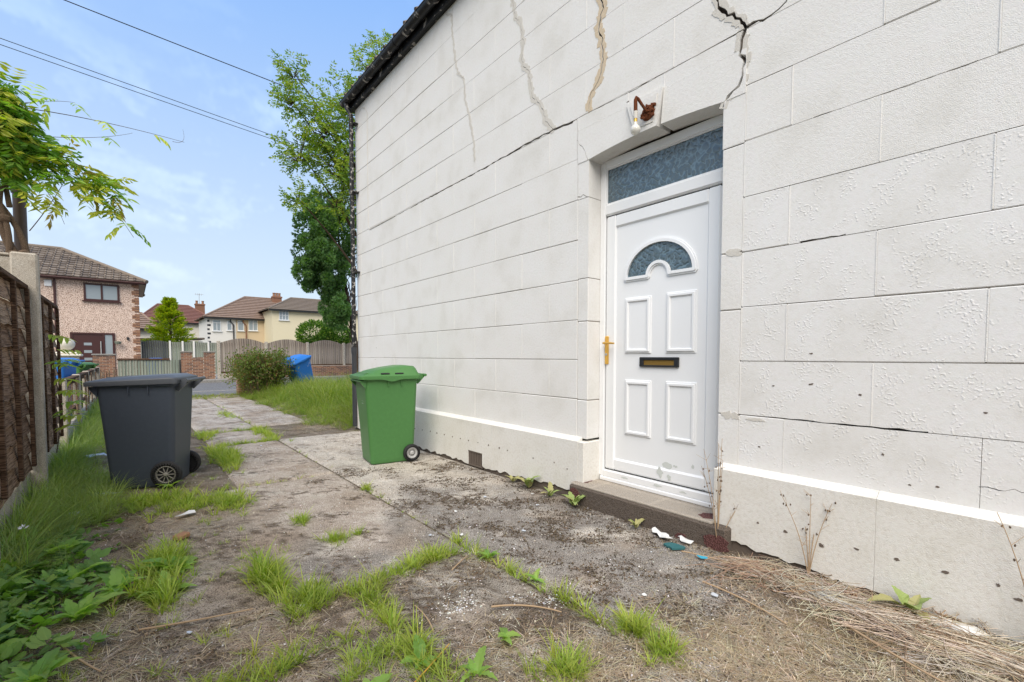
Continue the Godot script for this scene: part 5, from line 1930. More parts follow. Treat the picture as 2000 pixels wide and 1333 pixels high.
# a pinnate leaf: pairs of leaflets along a drooping stalk
func pinnate(mb: MB, p: Vector3, d: Vector3, l: float, pairs: int, ll: float, lw: float, c: Color, droop := 0.5) -> void:
	var s := d.cross(Vector3.UP)
	if s.length() < 0.1: s = Vector3.RIGHT
	s = (s.normalized() + any_dir() * 0.35).normalized()
	var q := p
	var dd := d
	for i in pairs:
		dd = (dd + Vector3.DOWN * droop / pairs).normalized()
		q += dd * (l / pairs)
		mb.col = shade(c, 0.18)
		for sg in [-1.0, 1.0]:
			var ld: Vector3 = (s * sg + dd * 0.55 + Vector3.DOWN * 0.25 + any_dir() * 0.2).normalized()
			add_leaf(mb, q, ld, side_of(ld), ll * rr(0.8, 1.15), lw)
	add_leaf(mb, q, dd, side_of(dd), ll, lw)

func bez(a: Vector3, b: Vector3, c: Vector3, n: int) -> Array:
	var out := []
	for i in n + 1:
		var t := float(i) / n
		out.append(a.lerp(b, t).lerp(b.lerp(c, t), t))
	return out

func taper(r0: float, r1: float, n: int) -> Array:
	var out := []
	for i in n + 1:
		out.append(lerpf(r0, r1, float(i) / n))
	return out

func build_trees() -> void:
	ash_tree()
	cypress_tree()
	gold_conifer()
	laurel()
	bramble()
	wisteria()

func ash_tree() -> void:
	rng.seed = 301
	var t := thing("ash_tree", "tall light green leafy tree rising behind the white house corner", "tree", Vector3(5.75, 0, -13.0))
	var trunk := MB.new()
	trunk.tube([Vector3(0, -0.1, 0), Vector3(0.05, 1.5, 0), Vector3(-0.1, 3.2, 0.05), Vector3(-0.05, 5.0, 0), Vector3(-0.15, 7.0, 0.1), Vector3(-0.1, 9.4, 0)], [0.2, 0.17, 0.14, 0.11, 0.07, 0.025], 10)
	var crown := MB.new()
	# lobes of the crown: centre (relative), radius, sprays
	var lobes := [[-2.3, 8.55, 0.0, 0.42, 26], [-2.45, 7.75, 0.2, 0.5, 34], [-2.2, 6.55, 0.0, 0.62, 52], [-1.65, 7.35, 0.3, 0.75, 84], [-0.95, 8.2, 0.0, 0.8, 90], [-0.25, 9.3, 0.1, 0.7, 60], [0.0, 10.0, 0.0, 0.45, 26], [-1.2, 6.3, 0.3, 0.9, 110], [-0.5, 6.9, -0.2, 1.0, 110], [-1.35, 5.5, 0.2, 0.7, 34], [-2.3, 5.35, 0.1, 0.36, 18], [-0.7, 5.2, 0.3, 0.6, 20], [-0.3, 4.2, 0.2, 0.5, 8], [0.5, 7.8, 0.0, 1.2, 70], [0.8, 6.0, 0.0, 1.2, 60], [1.2, 8.8, 0, 0.9, 30]]
	for lb in lobes:
		var c := Vector3(lb[0], lb[1], lb[2])
		var root := Vector3(-0.08, maxf(2.6, lb[1] - 1.1 - absf(lb[0]) * 0.9), 0.02)
		trunk.tube(bez(root, Vector3(lb[0] * 0.35, (root.y + lb[1]) * 0.5, lb[2] * 0.5), c, 7), taper(0.05, 0.012, 7), 6)
		for k in lb[4]:
			var tip: Vector3 = c + any_dir() * lb[3] * pow(rng.randf(), 0.45) * Vector3(1, 1.0, 1.25)
			var tw: Vector3 = c.lerp(tip, 0.1) + Vector3(0, -lb[3] * 0.35, 0)
			if k % 2 == 0:
				trunk.tube(bez(tw, c.lerp(tip, 0.6), tip, 3), taper(0.010, 0.004, 3), 4, false)
			var d0: Vector3 = (tip - tw).normalized()
			for j in 4:
				var d := (d0 + any_dir() * 0.9 + Vector3.UP * 0.1).normalized()
				var base := Color(0.23, 0.35, 0.075) if rng.randf() < 0.5 else Color(0.42, 0.50, 0.08)
				pinnate(crown, tip - d0 * 0.07 * j, d, rr(0.13, 0.22), 3, rr(0.075, 0.11), rr(0.032, 0.045), base, 0.6)
	put("trunk", trunk, M.bark_dark, t)
	put("crown", crown, M.leaf, t)

func ellip(c: Vector3, r: Vector3, d: Vector3) -> Vector3:
	return c + Vector3(d.x * r.x, d.y * r.y, d.z * r.z)

# overlapping scale-leaf sprays over a set of lobes
func sprays(mb: MB, lobes: Array, per: float, l: float, c0: Color, c1: Color, lift: float, sd: int) -> void:
	var q := FastNoiseLite.new()
	q.seed = sd
	q.frequency = 1.4
	for lb in lobes:
		var c: Vector3 = lb[0]
		var r: Vector3 = lb[1]
		var n := int(per * (r.x * r.y + r.y * r.z + r.x * r.z))
		for i in n:
			var d := any_dir()
			var bulge := 1.0 + 0.22 * q.get_noise_3d(d.x * 3.0 + c.x, d.y * 3.0 + c.y, d.z * 3.0) - 0.25 * pow(rng.randf(), 2.0)
			var p := ellip(c, r * bulge, d)
			var out := (Vector3(d.x / r.x, d.y / r.y, d.z / r.z).normalized() + Vector3.UP * lift + any_dir() * 0.55).normalized()
			var s := side_of(out)
			mb.col = shade(c0.lerp(c1, rng.randf()), 0.22)
			for k in 3:
				var dd := (out + s * (k - 1) * 0.55).normalized()
				add_leaf(mb, p - out * l * 0.3, dd, dd.cross(out.cross(s)).normalized() if k != 1 else s, l * rr(0.7, 1.2), l * 0.28, 0.1)

func cypress_tree() -> void:
	rng.seed = 302
	var t := thing("cypress_tree", "dark green clipped cypress with bare brown stems beyond the house corner", "tree", Vector3(8.9, 0, -24.0))
	var tr := MB.new()
	tr.tube([Vector3(0.35, -0.1, 0), Vector3(0.3, 1.5, 0), Vector3(0.1, 3.0, 0), Vector3(-0.35, 5.5, 0), Vector3(-0.6, 8.0, 0)], [0.17, 0.15, 0.13, 0.1, 0.04], 10)
	for k in 26:
		var y := rr(1.6, 4.6)
		var a := Vector3(lerpf(0.3, -0.2, (y - 1.5) / 3.0), y, 0)
		tr.tube(bez(a, a + Vector3(rr(-0.5, 0.35), 0.5, rr(-0.2, 0.7)), a + Vector3(rr(-1.1, 0.6), rr(0.7, 1.9), rr(-0.3, 0.9)), 5), taper(0.035, 0.008, 5), 5)
	put("trunk", tr, M.bark_dark, t)
	var cr := MB.new()
	var L := [[Vector3(-1.3, 8.4, 0), Vector3(0.85, 0.95, 0.9)], [Vector3(-1.75, 7.4, 0.2), Vector3(0.95, 1.0, 1.0)], [Vector3(-0.9, 7.2, 0.2), Vector3(1.1, 1.6, 1.1)], [Vector3(-1.85, 6.2, 0.3), Vector3(0.95, 1.0, 1.0)], [Vector3(-1.95, 5.3, 0.2), Vector3(0.8, 0.75, 0.8)], [Vector3(-1.2, 5.6, 0.4), Vector3(0.9, 1.1, 0.9)], [Vector3(-1.0, 4.6, 0.2), Vector3(0.45, 0.5, 0.5)], [Vector3(-0.95, 3.75, 0.5), Vector3(0.68, 0.62, 0.6)], [Vector3(-0.85, 3.1, 0.4), Vector3(0.42, 0.36, 0.4)], [Vector3(0.4, 7.2, 0), Vector3(1.1, 1.9, 1.1)]]
	var knobs := []
	for q in L:
		for i in 15:
			var d := any_dir()
			knobs.append([ellip(q[0], (q[1] as Vector3) * 0.86, d), Vector3.ONE * rr(0.2, 0.36) * Vector3(1, 1.15, 1)])
	sprays(cr, L, 260.0, 0.16, Color(0.05, 0.11, 0.045), Color(0.09, 0.17, 0.06), 0.5, 9)
	sprays(cr, knobs, 1300.0, 0.10, Color(0.12, 0.24, 0.10), Color(0.26, 0.42, 0.17), 0.5, 4)
	put("crown", cr, M.leaf, t)

func gold_conifer() -> void:
	rng.seed = 303
	var t := thing("golden_conifer", "bright yellow green conifer standing behind the sage fence", "tree", Vector3(2.45, 0.05, -44.0))
	var tr := MB.new()
	tr.tube([Vector3(0, 0, 0), Vector3(0, 3.0, 0), Vector3(-0.1, 5.4, 0)], [0.16, 0.1, 0.03], 8)
	put("trunk", tr, M.bark_dark, t)
	var cr := MB.new()
	for k in 330:
		var y := 0.9 + 4.6 * pow(rng.randf(), 0.85)
		var reach := 1.75 * (1.0 - pow((y - 0.6) / 5.2, 1.2)) + 0.10
		if y < 1.9: reach *= 0.55 + 0.45 * (y - 1.0) / 0.9
		reach *= rr(0.6, 1.18)
		var az := rr(0, TAU)
		var o := Vector3(cos(az), 0, sin(az))
		var tip := Vector3(-0.05, y + 0.28 * reach, 0) + o * reach
		var a := Vector3(0, y - 0.2, 0)
		for j in 44:
			var p := a.lerp(tip, pow(rng.randf(), 0.45)) + any_dir() * 0.10 * Vector3(1, 0.6, 1)
			var d := (o + Vector3.UP * 0.5 + any_dir() * 0.55).normalized()
			cr.col = shade(Color(0.52, 0.55, 0.03) if rng.randf() < 0.7 else Color(0.25, 0.38, 0.03), 0.2)
			add_leaf(cr, p, d, side_of(d), rr(0.14, 0.28), 0.055, 0.1)
	put("crown", cr, M.leaf, t)

func laurel() -> void:
	rng.seed = 304
	var t := thing("laurel_bush", "rounded glossy green laurel bush above the arched fence", "bush", Vector3(9.4, 0.05, -29.6))
	var st := MB.new()
	for k in 7:
		st.tube(bez(Vector3(rr(-0.3, 0.3), 0, 0), Vector3(rr(-0.6, 0.6), 1.2, 0), Vector3(rr(-1.2, 1.2), 2.6, rr(-0.3, 0.3)), 4), taper(0.05, 0.015, 4), 5)
	put("stems", st, M.bark_dark, t)
	var cr := MB.new()
	for lb in [[Vector3(-0.55, 2.45, 0), Vector3(1.05, 0.82, 0.9)], [Vector3(0.65, 2.35, 0), Vector3(0.95, 0.75, 0.9)], [Vector3(0.1, 1.6, 0), Vector3(1.3, 0.9, 0.9)]]:
		for i in 2800:
			var d := any_dir()
			var p := ellip(lb[0], lb[1] * rr(0.75, 1.06), d)
			var o := (d + any_dir() * 0.7 + Vector3.UP * 0.3).normalized()
			cr.col = shade(Color(0.11, 0.22, 0.045) if rng.randf() < 0.75 else Color(0.32, 0.44, 0.10), 0.2)
			add_leaf(cr, p, o, side_of(o), rr(0.13, 0.2), rr(0.06, 0.085))
	put("crown", cr, M.leaf, t)

func bramble() -> void:
	rng.seed = 305
	var t := thing("bramble_hedge", "tangled bramble hedge with reddish stems beside the leaning blue bin", "hedge", Vector3(3.72, 0.08, -16.0))
	var st := MB.new()
	var cr := MB.new()
	for k in 340:
		var x := rr(-1.05, -0.12)
		var h := 1.28 * (1.0 - 0.25 * pow(absf(x + 0.4), 2.0)) * rr(0.55, 1.08)
		var a := Vector3(x, 0, rr(-0.6, 0.9))
		var m := a + Vector3(rr(-0.3, 0.3), h * 1.2, rr(-0.2, 0.3))
		var e := a + Vector3(rr(-0.6, 0.4), h * rr(0.5, 1.0), rr(0.0, 0.5))
		var path := bez(a, m, e, 6)
		if k % 2 == 0:
			st.tube(path, taper(0.006, 0.003, 6), 4, false)
		for j in 44:
			var p: Vector3 = path[rng.randi_range(1, 6)] + any_dir() * 0.13
			var d := (any_dir() + Vector3(0, 0.25, 0.5)).normalized()
			var q := rng.randf()
			cr.col = shade(Color(0.16, 0.20, 0.06) if q < 0.6 else (Color(0.30, 0.19, 0.09) if q < 0.8 else Color(0.25, 0.34, 0.09)), 0.25)
			add_leaf(cr, p, d, side_of(d), rr(0.045, 0.085), rr(0.03, 0.05))
	put("stems", st, M.bark, t)
	put("foliage", cr, M.leaf, t)

func leaf_mesh(l: float, w: float) -> ArrayMesh:
	var mb := MB.new()
	var n := 5
	var prev := []
	for i in n + 1:
		var t := float(i) / n
		var hw := w * 0.5 * sin(PI * pow(t, 0.75)) + 0.0004
		var c := Vector3(0, -0.18 * l * t * t, -l * t)
		var row := [c + Vector3(-hw, hw * 0.25, 0), c, c + Vector3(hw, hw * 0.25, 0)]
		if i > 0:
			for k in 2:
				mb.quad(prev[k], prev[k + 1], row[k + 1], row[k], Vector3.UP)
		prev = row
	return mb.mesh()

func wisteria() -> void:
	rng.seed = 306
	var t := thing("wisteria", "wisteria with twisted stems and trailing shoots over the concrete pier", "climber", Vector3(-0.75, 2.08, -5.95))
	# twisted stems, as in the picture climbing from the pier top
	for q in [[Vector3(0.02, 0.0, 0.04), Vector3(-0.13, 0.3, 0.02), Vector3(-0.06, 0.62, 0.06), 0.034], [Vector3(0.06, 0.0, 0.0), Vector3(0.1, 0.22, 0.06), Vector3(-0.16, 0.60, 0.02), 0.028], [Vector3(-0.04, 0.0, 0.05), Vector3(0.02, 0.3, 0.1), Vector3(-0.2, 0.86, 0.0), 0.024], [Vector3(-0.02, 0.45, 0.04), Vector3(-0.05, 0.7, 0.02), Vector3(-0.1, 1.3, -0.05), 0.02]]:
		var st := MB.new()
		st.tube(bez(q[0], q[1], q[2], 10), taper(q[3], q[3] * 0.6, 10), 9)
		put("stem", st, M.bark, t)
	for q in [Vector3(0.0, 0.03, 0.08), Vector3(0.06, 0.05, 0.06), Vector3(-0.05, 0.34, 0.06)]:
		var kn := MB.new()
		kn.lathe([Vector2(0, -0.04), Vector2(0.035, -0.02), Vector2(0.042, 0.01), Vector2(0.028, 0.035), Vector2(0, 0.04)], 9, Transform3D(rot(rr(0, 3), 0.5, 0.4), q))
		put("burr", kn, M.bark, t)
	var o := t.position
	var shoots := [
		[Vector3(-0.9, 3.40, -6.0), Vector3(-0.35, 3.52, -6.0), Vector3(0.5, 3.48, -6.0), 0.0045, 3],
		[Vector3(0.40, 3.46, -6.0), Vector3(0.53, 3.44, -5.98), Vector3(0.49, 3.61, -6.0), 0.002, 0],
		[Vector3(-0.7, 3.2, -6.0), Vector3(-0.2, 3.25, -5.9), Vector3(0.08, 3.43, -5.95), 0.003, 2],
		[Vector3(-0.8, 3.42, -6.0), Vector3(-0.45, 3.62, -6.05), Vector3(-0.33, 3.6, -6.0), 0.003, 4],
		[Vector3(-0.75, 3.1, -5.95), Vector3(-0.3, 3.1, -5.9), Vector3(0.06, 2.40, -5.9), 0.005, 40],
		[Vector3(-0.75, 3.15, -5.95), Vector3(-0.2, 3.05, -5.9), Vector3(-0.02, 2.72, -5.9), 0.004, 30],
		[Vector3(-0.8, 3.0, -5.95), Vector3(-0.4, 3.05, -5.85), Vector3(-0.18, 2.62, -5.85), 0.004, 24],
		[Vector3(-0.82, 2.9, -5.95), Vector3(-0.55, 2.9, -5.8), Vector3(-0.42, 2.42, -5.8), 0.004, 12],
		[Vector3(-0.66, 2.35, -5.95), Vector3(-0.45, 2.7, -5.9), Vector3(-0.36, 3.02, -5.95), 0.004, 3],
	]
	for k in 46:   # the dense head of leaf over the pier and pipe
		var a := Vector3(rr(-1.12, -0.86), rr(2.85, 3.38), rr(-6.2, -5.85))
		shoots.append([a, a + Vector3(rr(0.05, 0.3), rr(0.1, 0.3), rr(0.0, 0.2)), a + Vector3(rr(0.0, 0.42), rr(-0.28, 0.22), rr(-0.1, 0.25)), 0.003, 12])
	for k in 14:
		var a := Vector3(rr(-1.6, -0.9), rr(2.9, 3.5), rr(-6.4, -5.9))
		shoots.append([a, a + Vector3(0, 0.15, 0.1), a + Vector3(rr(-0.2, 0.3), rr(-0.2, 0.2), rr(-0.1, 0.2)), 0.003, 7])
	var lm := [leaf_mesh(0.085, 0.024), leaf_mesh(0.072, 0.021), leaf_mesh(0.098, 0.027)]
	var mats := []
	for c in [Color(0.27, 0.46, 0.07), Color(0.19, 0.36, 0.06), Color(0.54, 0.55, 0.09), Color(0.58, 0.42, 0.14)]:
		var m := leafy(lin(c.r, c.g, c.b), Color(0.9, 1.0, 0.4), 0.42)
		m.vertex_color_use_as_albedo = false
		mats.append(m)
	var rest := MB.new()
	var count := 0
	var idx := 0
	for s in shoots:
		var path := bez(s[0] - o, s[1] - o, s[2] - o, 12)
		var sm := MB.new()
		sm.tube(path, taper(s[3], s[3] * 0.4, 12), 5, false)
		put("shoot", sm, M.bark, t)
		for j in s[4]:
			var f := rr(0.12, 1.0)
			var p: Vector3 = path[int(f * 12.0)]
			var d := (Vector3(0.35, 0.05, 0.35) + any_dir() * 0.8).normalized()
			var kind := 0
			var tip: bool = s[0].y - s[2].y > 0.25
			var u := rng.randf()
			kind = (2 if u < 0.5 else (3 if u < 0.65 else 0)) if tip and f > 0.4 else (0 if u < 0.45 else (1 if u < 0.8 else 2))
			if idx < 2: kind = 2
			var ss := d.cross(Vector3.UP).normalized()
			var q := p
			var dd := d
			var pairs := rng.randi_range(4, 6)
			for i in pairs:
				dd = (dd + Vector3.DOWN * 0.16).normalized()
				q += dd * 0.036
				for sg in [-1.0, 1.0]:
					var ld: Vector3 = (ss * sg + dd * 0.6 + Vector3.DOWN * 0.3 + any_dir() * 0.2).normalized()
					if count < 300 and idx >= 4 and idx < 9 or (count < 300 and idx < 4):
						var lf := put("leaf", lm[rng.randi() % 3], mats[kind], t)
						lf.transform = Transform3D(Basis.looking_at(ld, Vector3.UP + any_dir() * 0.4), q)
						count += 1
					else:
						rest.col = shade([Color(0.27, 0.46, 0.07), Color(0.19, 0.36, 0.06), Color(0.54, 0.55, 0.09), Color(0.58, 0.42, 0.14)][kind], 0.15)
						add_leaf(rest, q, ld, side_of(ld), rr(0.08, 0.115), 0.027)
		idx += 1
	var rs := put("foliage", rest, M.leaf, t)
	rs.set_meta("kind", "stuff")
	# a young shoot on the fence further along
	var y := thing("young_climber", "young lime leaved climber growing up the brown fence", "climber", Vector3(-0.60, 0.25, -6.55))
	var path := bez(Vector3(0, 0, 0), Vector3(0.10, 0.6, 0.05), Vector3(-0.05, 1.35, 0.35), 10)
	var sm := MB.new()
	sm.tube(path, taper(0.005, 0.002, 10), 5, false)
	put("stem", sm, M.bark, y)
	for k in 13:
		var p: Vector3 = path[rng.randi_range(2, 10)]
		var d := Vector3(rr(0.2, 1.0), rr(-0.2, 0.4), rr(-0.6, 0.9)).normalized()
		var ss := d.cross(Vector3.UP).normalized()
		var q := p
		for i in 4:
			q += d * 0.045
			for sg in [-1.0, 1.0]:
				var ld: Vector3 = (ss * sg + d * 0.5 + Vector3.DOWN * 0.25 + any_dir() * 0.2).normalized()
				var lf := put("leaf", lm[2], mats[2 if k % 3 else 0], y)
				lf.transform = Transform3D(Basis.looking_at(ld, Vector3.UP + any_dir() * 0.3).scaled(Vector3.ONE * rr(0.9, 1.5)), q)

# ---------------------------------------------------------------- grass, weeds
func tuft(n: int, l0: float, l1: float, w: float, spread: float, bend: float, sd: int) -> ArrayMesh:
	var r := RandomNumberGenerator.new()
	r.seed = sd
	var mb := MB.new()
	for i in n:
		var az := r.randf_range(0, TAU)
		var o := Vector3(cos(az), 0, sin(az))
		var p := o * r.randf_range(0.0, spread)
		var l := r.randf_range(l0, l1)
		var d := (Vector3.UP + o * r.randf_range(0.1, 0.7)).normalized()
		var s := Vector3(-o.z, 0, o.x)
		s = (s + o * r.randf_range(-0.6, 0.6)).normalized()
		var b := r.randf_range(0.4, 1.2) * bend
		var k := r.randf_range(0.75, 1.25)
		mb.col = Color(k, k * r.randf_range(0.95, 1.08), k * r.randf_range(0.8, 1.1))
		var seg := 4
		var a := p
		for j in seg:
			var t0 := float(j) / seg
			var t1 := float(j + 1) / seg
			var w0 := w * (1.0 - t0 * t0)
			var w1 := w * (1.0 - t1 * t1)
			d = (d + (o * 0.75 + Vector3.DOWN * 0.75) * b / seg).normalized()
			var e := a + d * (l / seg)
			mb.tri(a - s * w0 * 0.5, a + s * w0 * 0.5, e + s * w1 * 0.5)
			if j < seg - 1:
				mb.tri(a - s * w0 * 0.5, e + s * w1 * 0.5, e - s * w1 * 0.5)
			a = e
	return mb.mesh()

func grass_patch(called: String, label: String, spots: Array, meshes: Array, base: Array) -> void:
	# spots: [Vector3, scale]; one object of kind stuff, a multimesh for each tuft shape
	var root := Node3D.new()
	root.name = called
	add_child(root)
	tag(root, label, "grass", "", "stuff")
	for k in meshes.size():
		var xf := []
		var cols := []
		for i in range(k, spots.size(), meshes.size()):
			var s: float = spots[i][1] * rr(0.75, 1.25)
			xf.append(Transform3D(rot(rr(0, TAU), rr(-0.15, 0.15), rr(-0.15, 0.15)).scaled(Vector3(s, s * rr(0.85, 1.15), s)), spots[i][0]))
			var c: Color = base[rng.randi() % base.size()]
			cols.append(shade(c, 0.2))
		if xf.size():
			var o := multi("grass_blades", meshes[k], M.grass, xf, cols, root)
			o.set_meta("kind", "stuff")

func along(a: Vector2, b: Vector2, n: int, wid: float, sc: float, out: Array, clump := 0.5) -> void:
	for i in n:
		var t := rng.randf()
		var p := a.lerp(b, t) + Vector2(rng.randfn() * wid, rng.randfn() * wid)
		if nz.get_noise_2d(p.x * 4.0 + 50.0, p.y * 4.0) * 0.5 + 0.5 < rng.randf() * clump:
			continue
		out.append([Vector3(p.x, ground_h(p.x, p.y) + 0.008, p.y), sc])

func blot(c: Vector2, r: Vector2, n: int, sc: float, out: Array) -> void:
	for i in n:
		var p := c + Vector2(rng.randfn() * r.x * 0.5, rng.randfn() * r.y * 0.5)
		out.append([Vector3(p.x, maxf(ground_h(p.x, p.y), -0.008) + 0.004, p.y), sc * rr(0.6, 1.1)])

func build_grass() -> void:
	rng.seed = 400
	var lush := [Color(0.44, 0.54, 0.11), Color(0.36, 0.48, 0.09), Color(0.52, 0.60, 0.14)]
	var mixed := [Color(0.30, 0.40, 0.09), Color(0.38, 0.43, 0.13), Color(0.48, 0.45, 0.2), Color(0.25, 0.34, 0.07)]
	var short := [tuft(13, 0.05, 0.13, 0.0052, 0.02, 1.0, 1), tuft(14, 0.04, 0.10, 0.0045, 0.025, 1.2, 2), tuft(11, 0.07, 0.17, 0.006, 0.02, 1.0, 3)]
	var long := [tuft(20, 0.22, 0.42, 0.0052, 0.05, 1.5, 4), tuft(22, 0.18, 0.38, 0.0046, 0.06, 1.9, 5), tuft(18, 0.25, 0.5, 0.005, 0.05, 1.4, 6)]
	# joints of the drive and loose clumps
	var s := []
	along(Vector2(1.66, -2.6), Vector2(1.66, -1.0), 70, 0.022, 0.8, s)
	along(Vector2(1.66, -14.5), Vector2(1.66, -3.0), 110, 0.03, 0.55, s, 1.0)
	along(Vector2(0.55, -2.32), Vector2(1.55, -2.46), 130, 0.028, 0.9, s)
	along(Vector2(0.91, -2.35), Vector2(0.89, -1.45), 110, 0.035, 0.9, s)
	along(Vector2(0.9, -8.70), Vector2(1.6, -8.70), 60, 0.03, 0.8, s)
	along(Vector2(0.9, -7.40), Vector2(1.6, -7.40), 70, 0.03, 0.8, s)
	along(Vector2(0.75, -4.94), Vector2(1.5, -4.94), 14, 0.02, 0.5, s)
	blot(Vector2(0.55, -2.75), Vector2(0.07, 0.28), 85, 1.15, s)
	blot(Vector2(0.68, -2.45), Vector2(0.08, 0.1), 35, 1.0, s)
	blot(Vector2(0.85, -6.5), Vector2(0.14, 0.75), 240, 1.15, s)
	blot(Vector2(0.85, -8.4), Vector2(0.12, 0.35), 60, 1.0, s)
	blot(Vector2(1.62, -8.2), Vector2(0.14, 0.7), 110, 1.0, s)
	blot(Vector2(1.5, -11.0), Vector2(0.12, 0.6), 50, 0.9, s)
	blot(Vector2(0.62, -4.35), Vector2(0.12, 0.3), 60, 0.9, s)
	blot(Vector2(0.35, -4.6), Vector2(0.28, 0.25), 140, 0.95, s)
	blot(Vector2(0.1, -4.9), Vector2(0.22, 0.2), 120, 1.0, s)
	blot(Vector2(0.12, -3.35), Vector2(0.1, 0.3), 110, 1.15, s)
	blot(Vector2(0.08, -2.95), Vector2(0.09, 0.15), 60, 1.0, s)
	blot(Vector2(0.95, -3.6), Vector2(0.05, 0.1), 22, 0.8, s)
	blot(Vector2(1.02, -3.1), Vector2(0.05, 0.08), 24, 0.8, s)
	blot(Vector2(1.15, -3.1), Vector2(0.12, 0.03), 14, 0.6, s)
	blot(Vector2(1.66, -4.1), Vector2(0.04, 0.05), 14, 0.7, s)
	blot(Vector2(1.72, -1.2), Vector2(0.05, 0.08), 26, 1.1, s)
	blot(Vector2(0.35, -1.95), Vector2(0.35, 0.1), 60, 0.9, s)
	blot(Vector2(0.72, -1.75), Vector2(0.2, 0.12), 40, 0.9, s)
	blot(Vector2(1.28, -1.22), Vector2(0.12, 0.08), 40, 0.9, s)
	blot(Vector2(1.68, -1.05), Vector2(0.12, 0.08), 30, 0.8, s)
	for k in 120:
		var p := Vector2(rr(-0.4, 0.75), rr(-6.5, -1.2))
		blot(p, Vector2(0.05, 0.05), 2, 0.6, s)
	grass_patch("joint_grass", "bright green grass tufts growing in the joints of the drive", s, short, lush)
	# tall fine grass along the fence
	var f := []
	for k in 1500:
		var z := -3.6 - 13.2 * pow(rng.randf(), 1.5)
		var x := -0.64 + absf(rng.randfn()) * 0.16 * (1.0 + 0.4 * sin(z * 2.0))
		if x > 0.02: continue
		if z > -4.2 and rng.randf() < 0.5: continue
		f.append([Vector3(x, ground_h(x, z), z), rr(0.6, 1.0) * lerpf(1.0, 0.6, clampf((x + 0.64) / 0.5, 0, 1))])
	for k in 220:
		var x := rr(-0.62, -0.1)
		var z := rr(-6.2, -4.5)
		f.append([Vector3(x, ground_h(x, z), z), 0.62])
	grass_patch("verge_grass", "tall fine green grass along the foot of the brown fence", f, long, [Color(0.34, 0.46, 0.15), Color(0.40, 0.51, 0.15), Color(0.30, 0.41, 0.13)])
	# the overgrown front garden
	var g := []
	for k in 5200:
		var z := rr(-17.0, -7.7)
		var edge := 2.62 + 0.12 * sin(z * 3.0) + 0.1 * sin(z * 7.3)
		if z > -8.6: edge = lerpf(edge, 2.75, (z + 8.6) / 0.9)
		var x := edge + pow(rng.randf(), 1.3) * 6.0
		if z > -8.0 and x > 2.9 and x < 9.0 and z > -7.72: continue
		g.append([Vector3(x, ground_h(x, z), z), lerpf(0.6, 1.3, smoothstep(0.0, 0.8, x - edge)) * rr(0.6, 1.1) * (1.0 + 0.55 * n2(x, z, 1.1))])
	grass_patch("garden_grass", "long shaggy grass of the front garden around the blue bin", g, long, [Color(0.30, 0.41, 0.08), Color(0.36, 0.46, 0.10), Color(0.24, 0.35, 0.07), Color(0.46, 0.46, 0.19)])
	var kerbg := []
	for k in 700:
		var x := rr(-0.6, 2.8)
		var z := rr(-17.1, -15.6)
		kerbg.append([Vector3(x, ground_h(x, z), z), 0.8])
	grass_patch("kerb_grass", "sparse yellow green grass where the drive meets the road", kerbg, short, mixed)
	# dead grass and root thatch
	var straw := [tuft(12, 0.06, 0.16, 0.0022, 0.05, 2.6, 11), tuft(12, 0.08, 0.2, 0.002, 0.06, 3.0, 12)]
	var sc := [Color(0.52, 0.43, 0.32), Color(0.42, 0.33, 0.24), Color(0.66, 0.57, 0.45), Color(0.28, 0.21, 0.14)]
	var d := []
	var beds := [[2.2, -0.3, 0.3, 0.14, 240], [2.55, -0.5, 0.16, 0.4, 200], [2.8, -0.95, 0.08, 0.2, 150], [1.9, -0.75, 0.4, 0.16, 650], [1.25, -1.12, 0.35, 0.14, 600], [0.7, -1.4, 0.5, 0.22, 430], [0.2, -2.1, 0.4, 0.35, 300], [0.35, -4.35, 0.2, 0.25, 320], [-0.1, -2.7, 0.25, 0.5, 220], [0.25, -3.6, 0.2, 0.35, 90], [0.45, -2.3, 0.3, 0.3, 130], [1.2, -2.28, 0.25, 0.12, 90], [2.45, -9.0, 0.2, 0.6, 160], [2.4, -8.2, 0.3, 0.25, 140], [2.1, -14.5, 0.5, 1.0, 120]]
	for b in beds:
		for k in b[4]:
			var x: float = b[0] + rng.randfn() * b[2]
			var z: float = b[1] + rng.randfn() * b[3]
			if x > 2.88 or x < -0.62: continue
			d.append([Vector3(x, maxf(ground_h(x, z), -0.004) + 0.002, z), rr(0.6, 1.0)])
	var root := Node3D.new()
	root.name = "dead_grass"
	add_child(root)
	tag(root, "matted straw coloured dead grass lying on the concrete", "dead grass", "", "stuff")
	for k in 2:
		var xf := []
		var cols := []
		for i in range(k, d.size(), 2):
			var s2: float = d[i][1]
			xf.append(Transform3D(rot(rr(0, TAU)).scaled(Vector3(s2 * 1.15, s2 * 0.30, s2 * 1.15)), d[i][0]))
			cols.append(shade(sc[rng.randi() % 4], 0.2))
		multi("straw", straw[k], M.straw, xf, cols, root).set_meta("kind", "stuff")
	# long root fibres swept along the plinth
	var fib := MB.new()
	for i in 9:
		var a := Vector3(rr(-0.05, 0.05), 0.004 + rr(0.0, 0.012), -0.16 + rr(-0.08, 0.08))
		var b := Vector3(rr(-0.16, 0.16), 0.012 + rr(0.0, 0.03), rr(-0.08, 0.08))
		var c := Vector3(rr(-0.09, 0.09), 0.004, 0.16 + rr(-0.08, 0.1))
		var k := rr(0.75, 1.15)
		fib.col = Color(k, k, k)
		fib.tube(bez(a, b, c, 7), [rr(0.0009, 0.0016)], 3, false)
	var fm := fib.mesh()
	var fx2 := []
	var fc := []
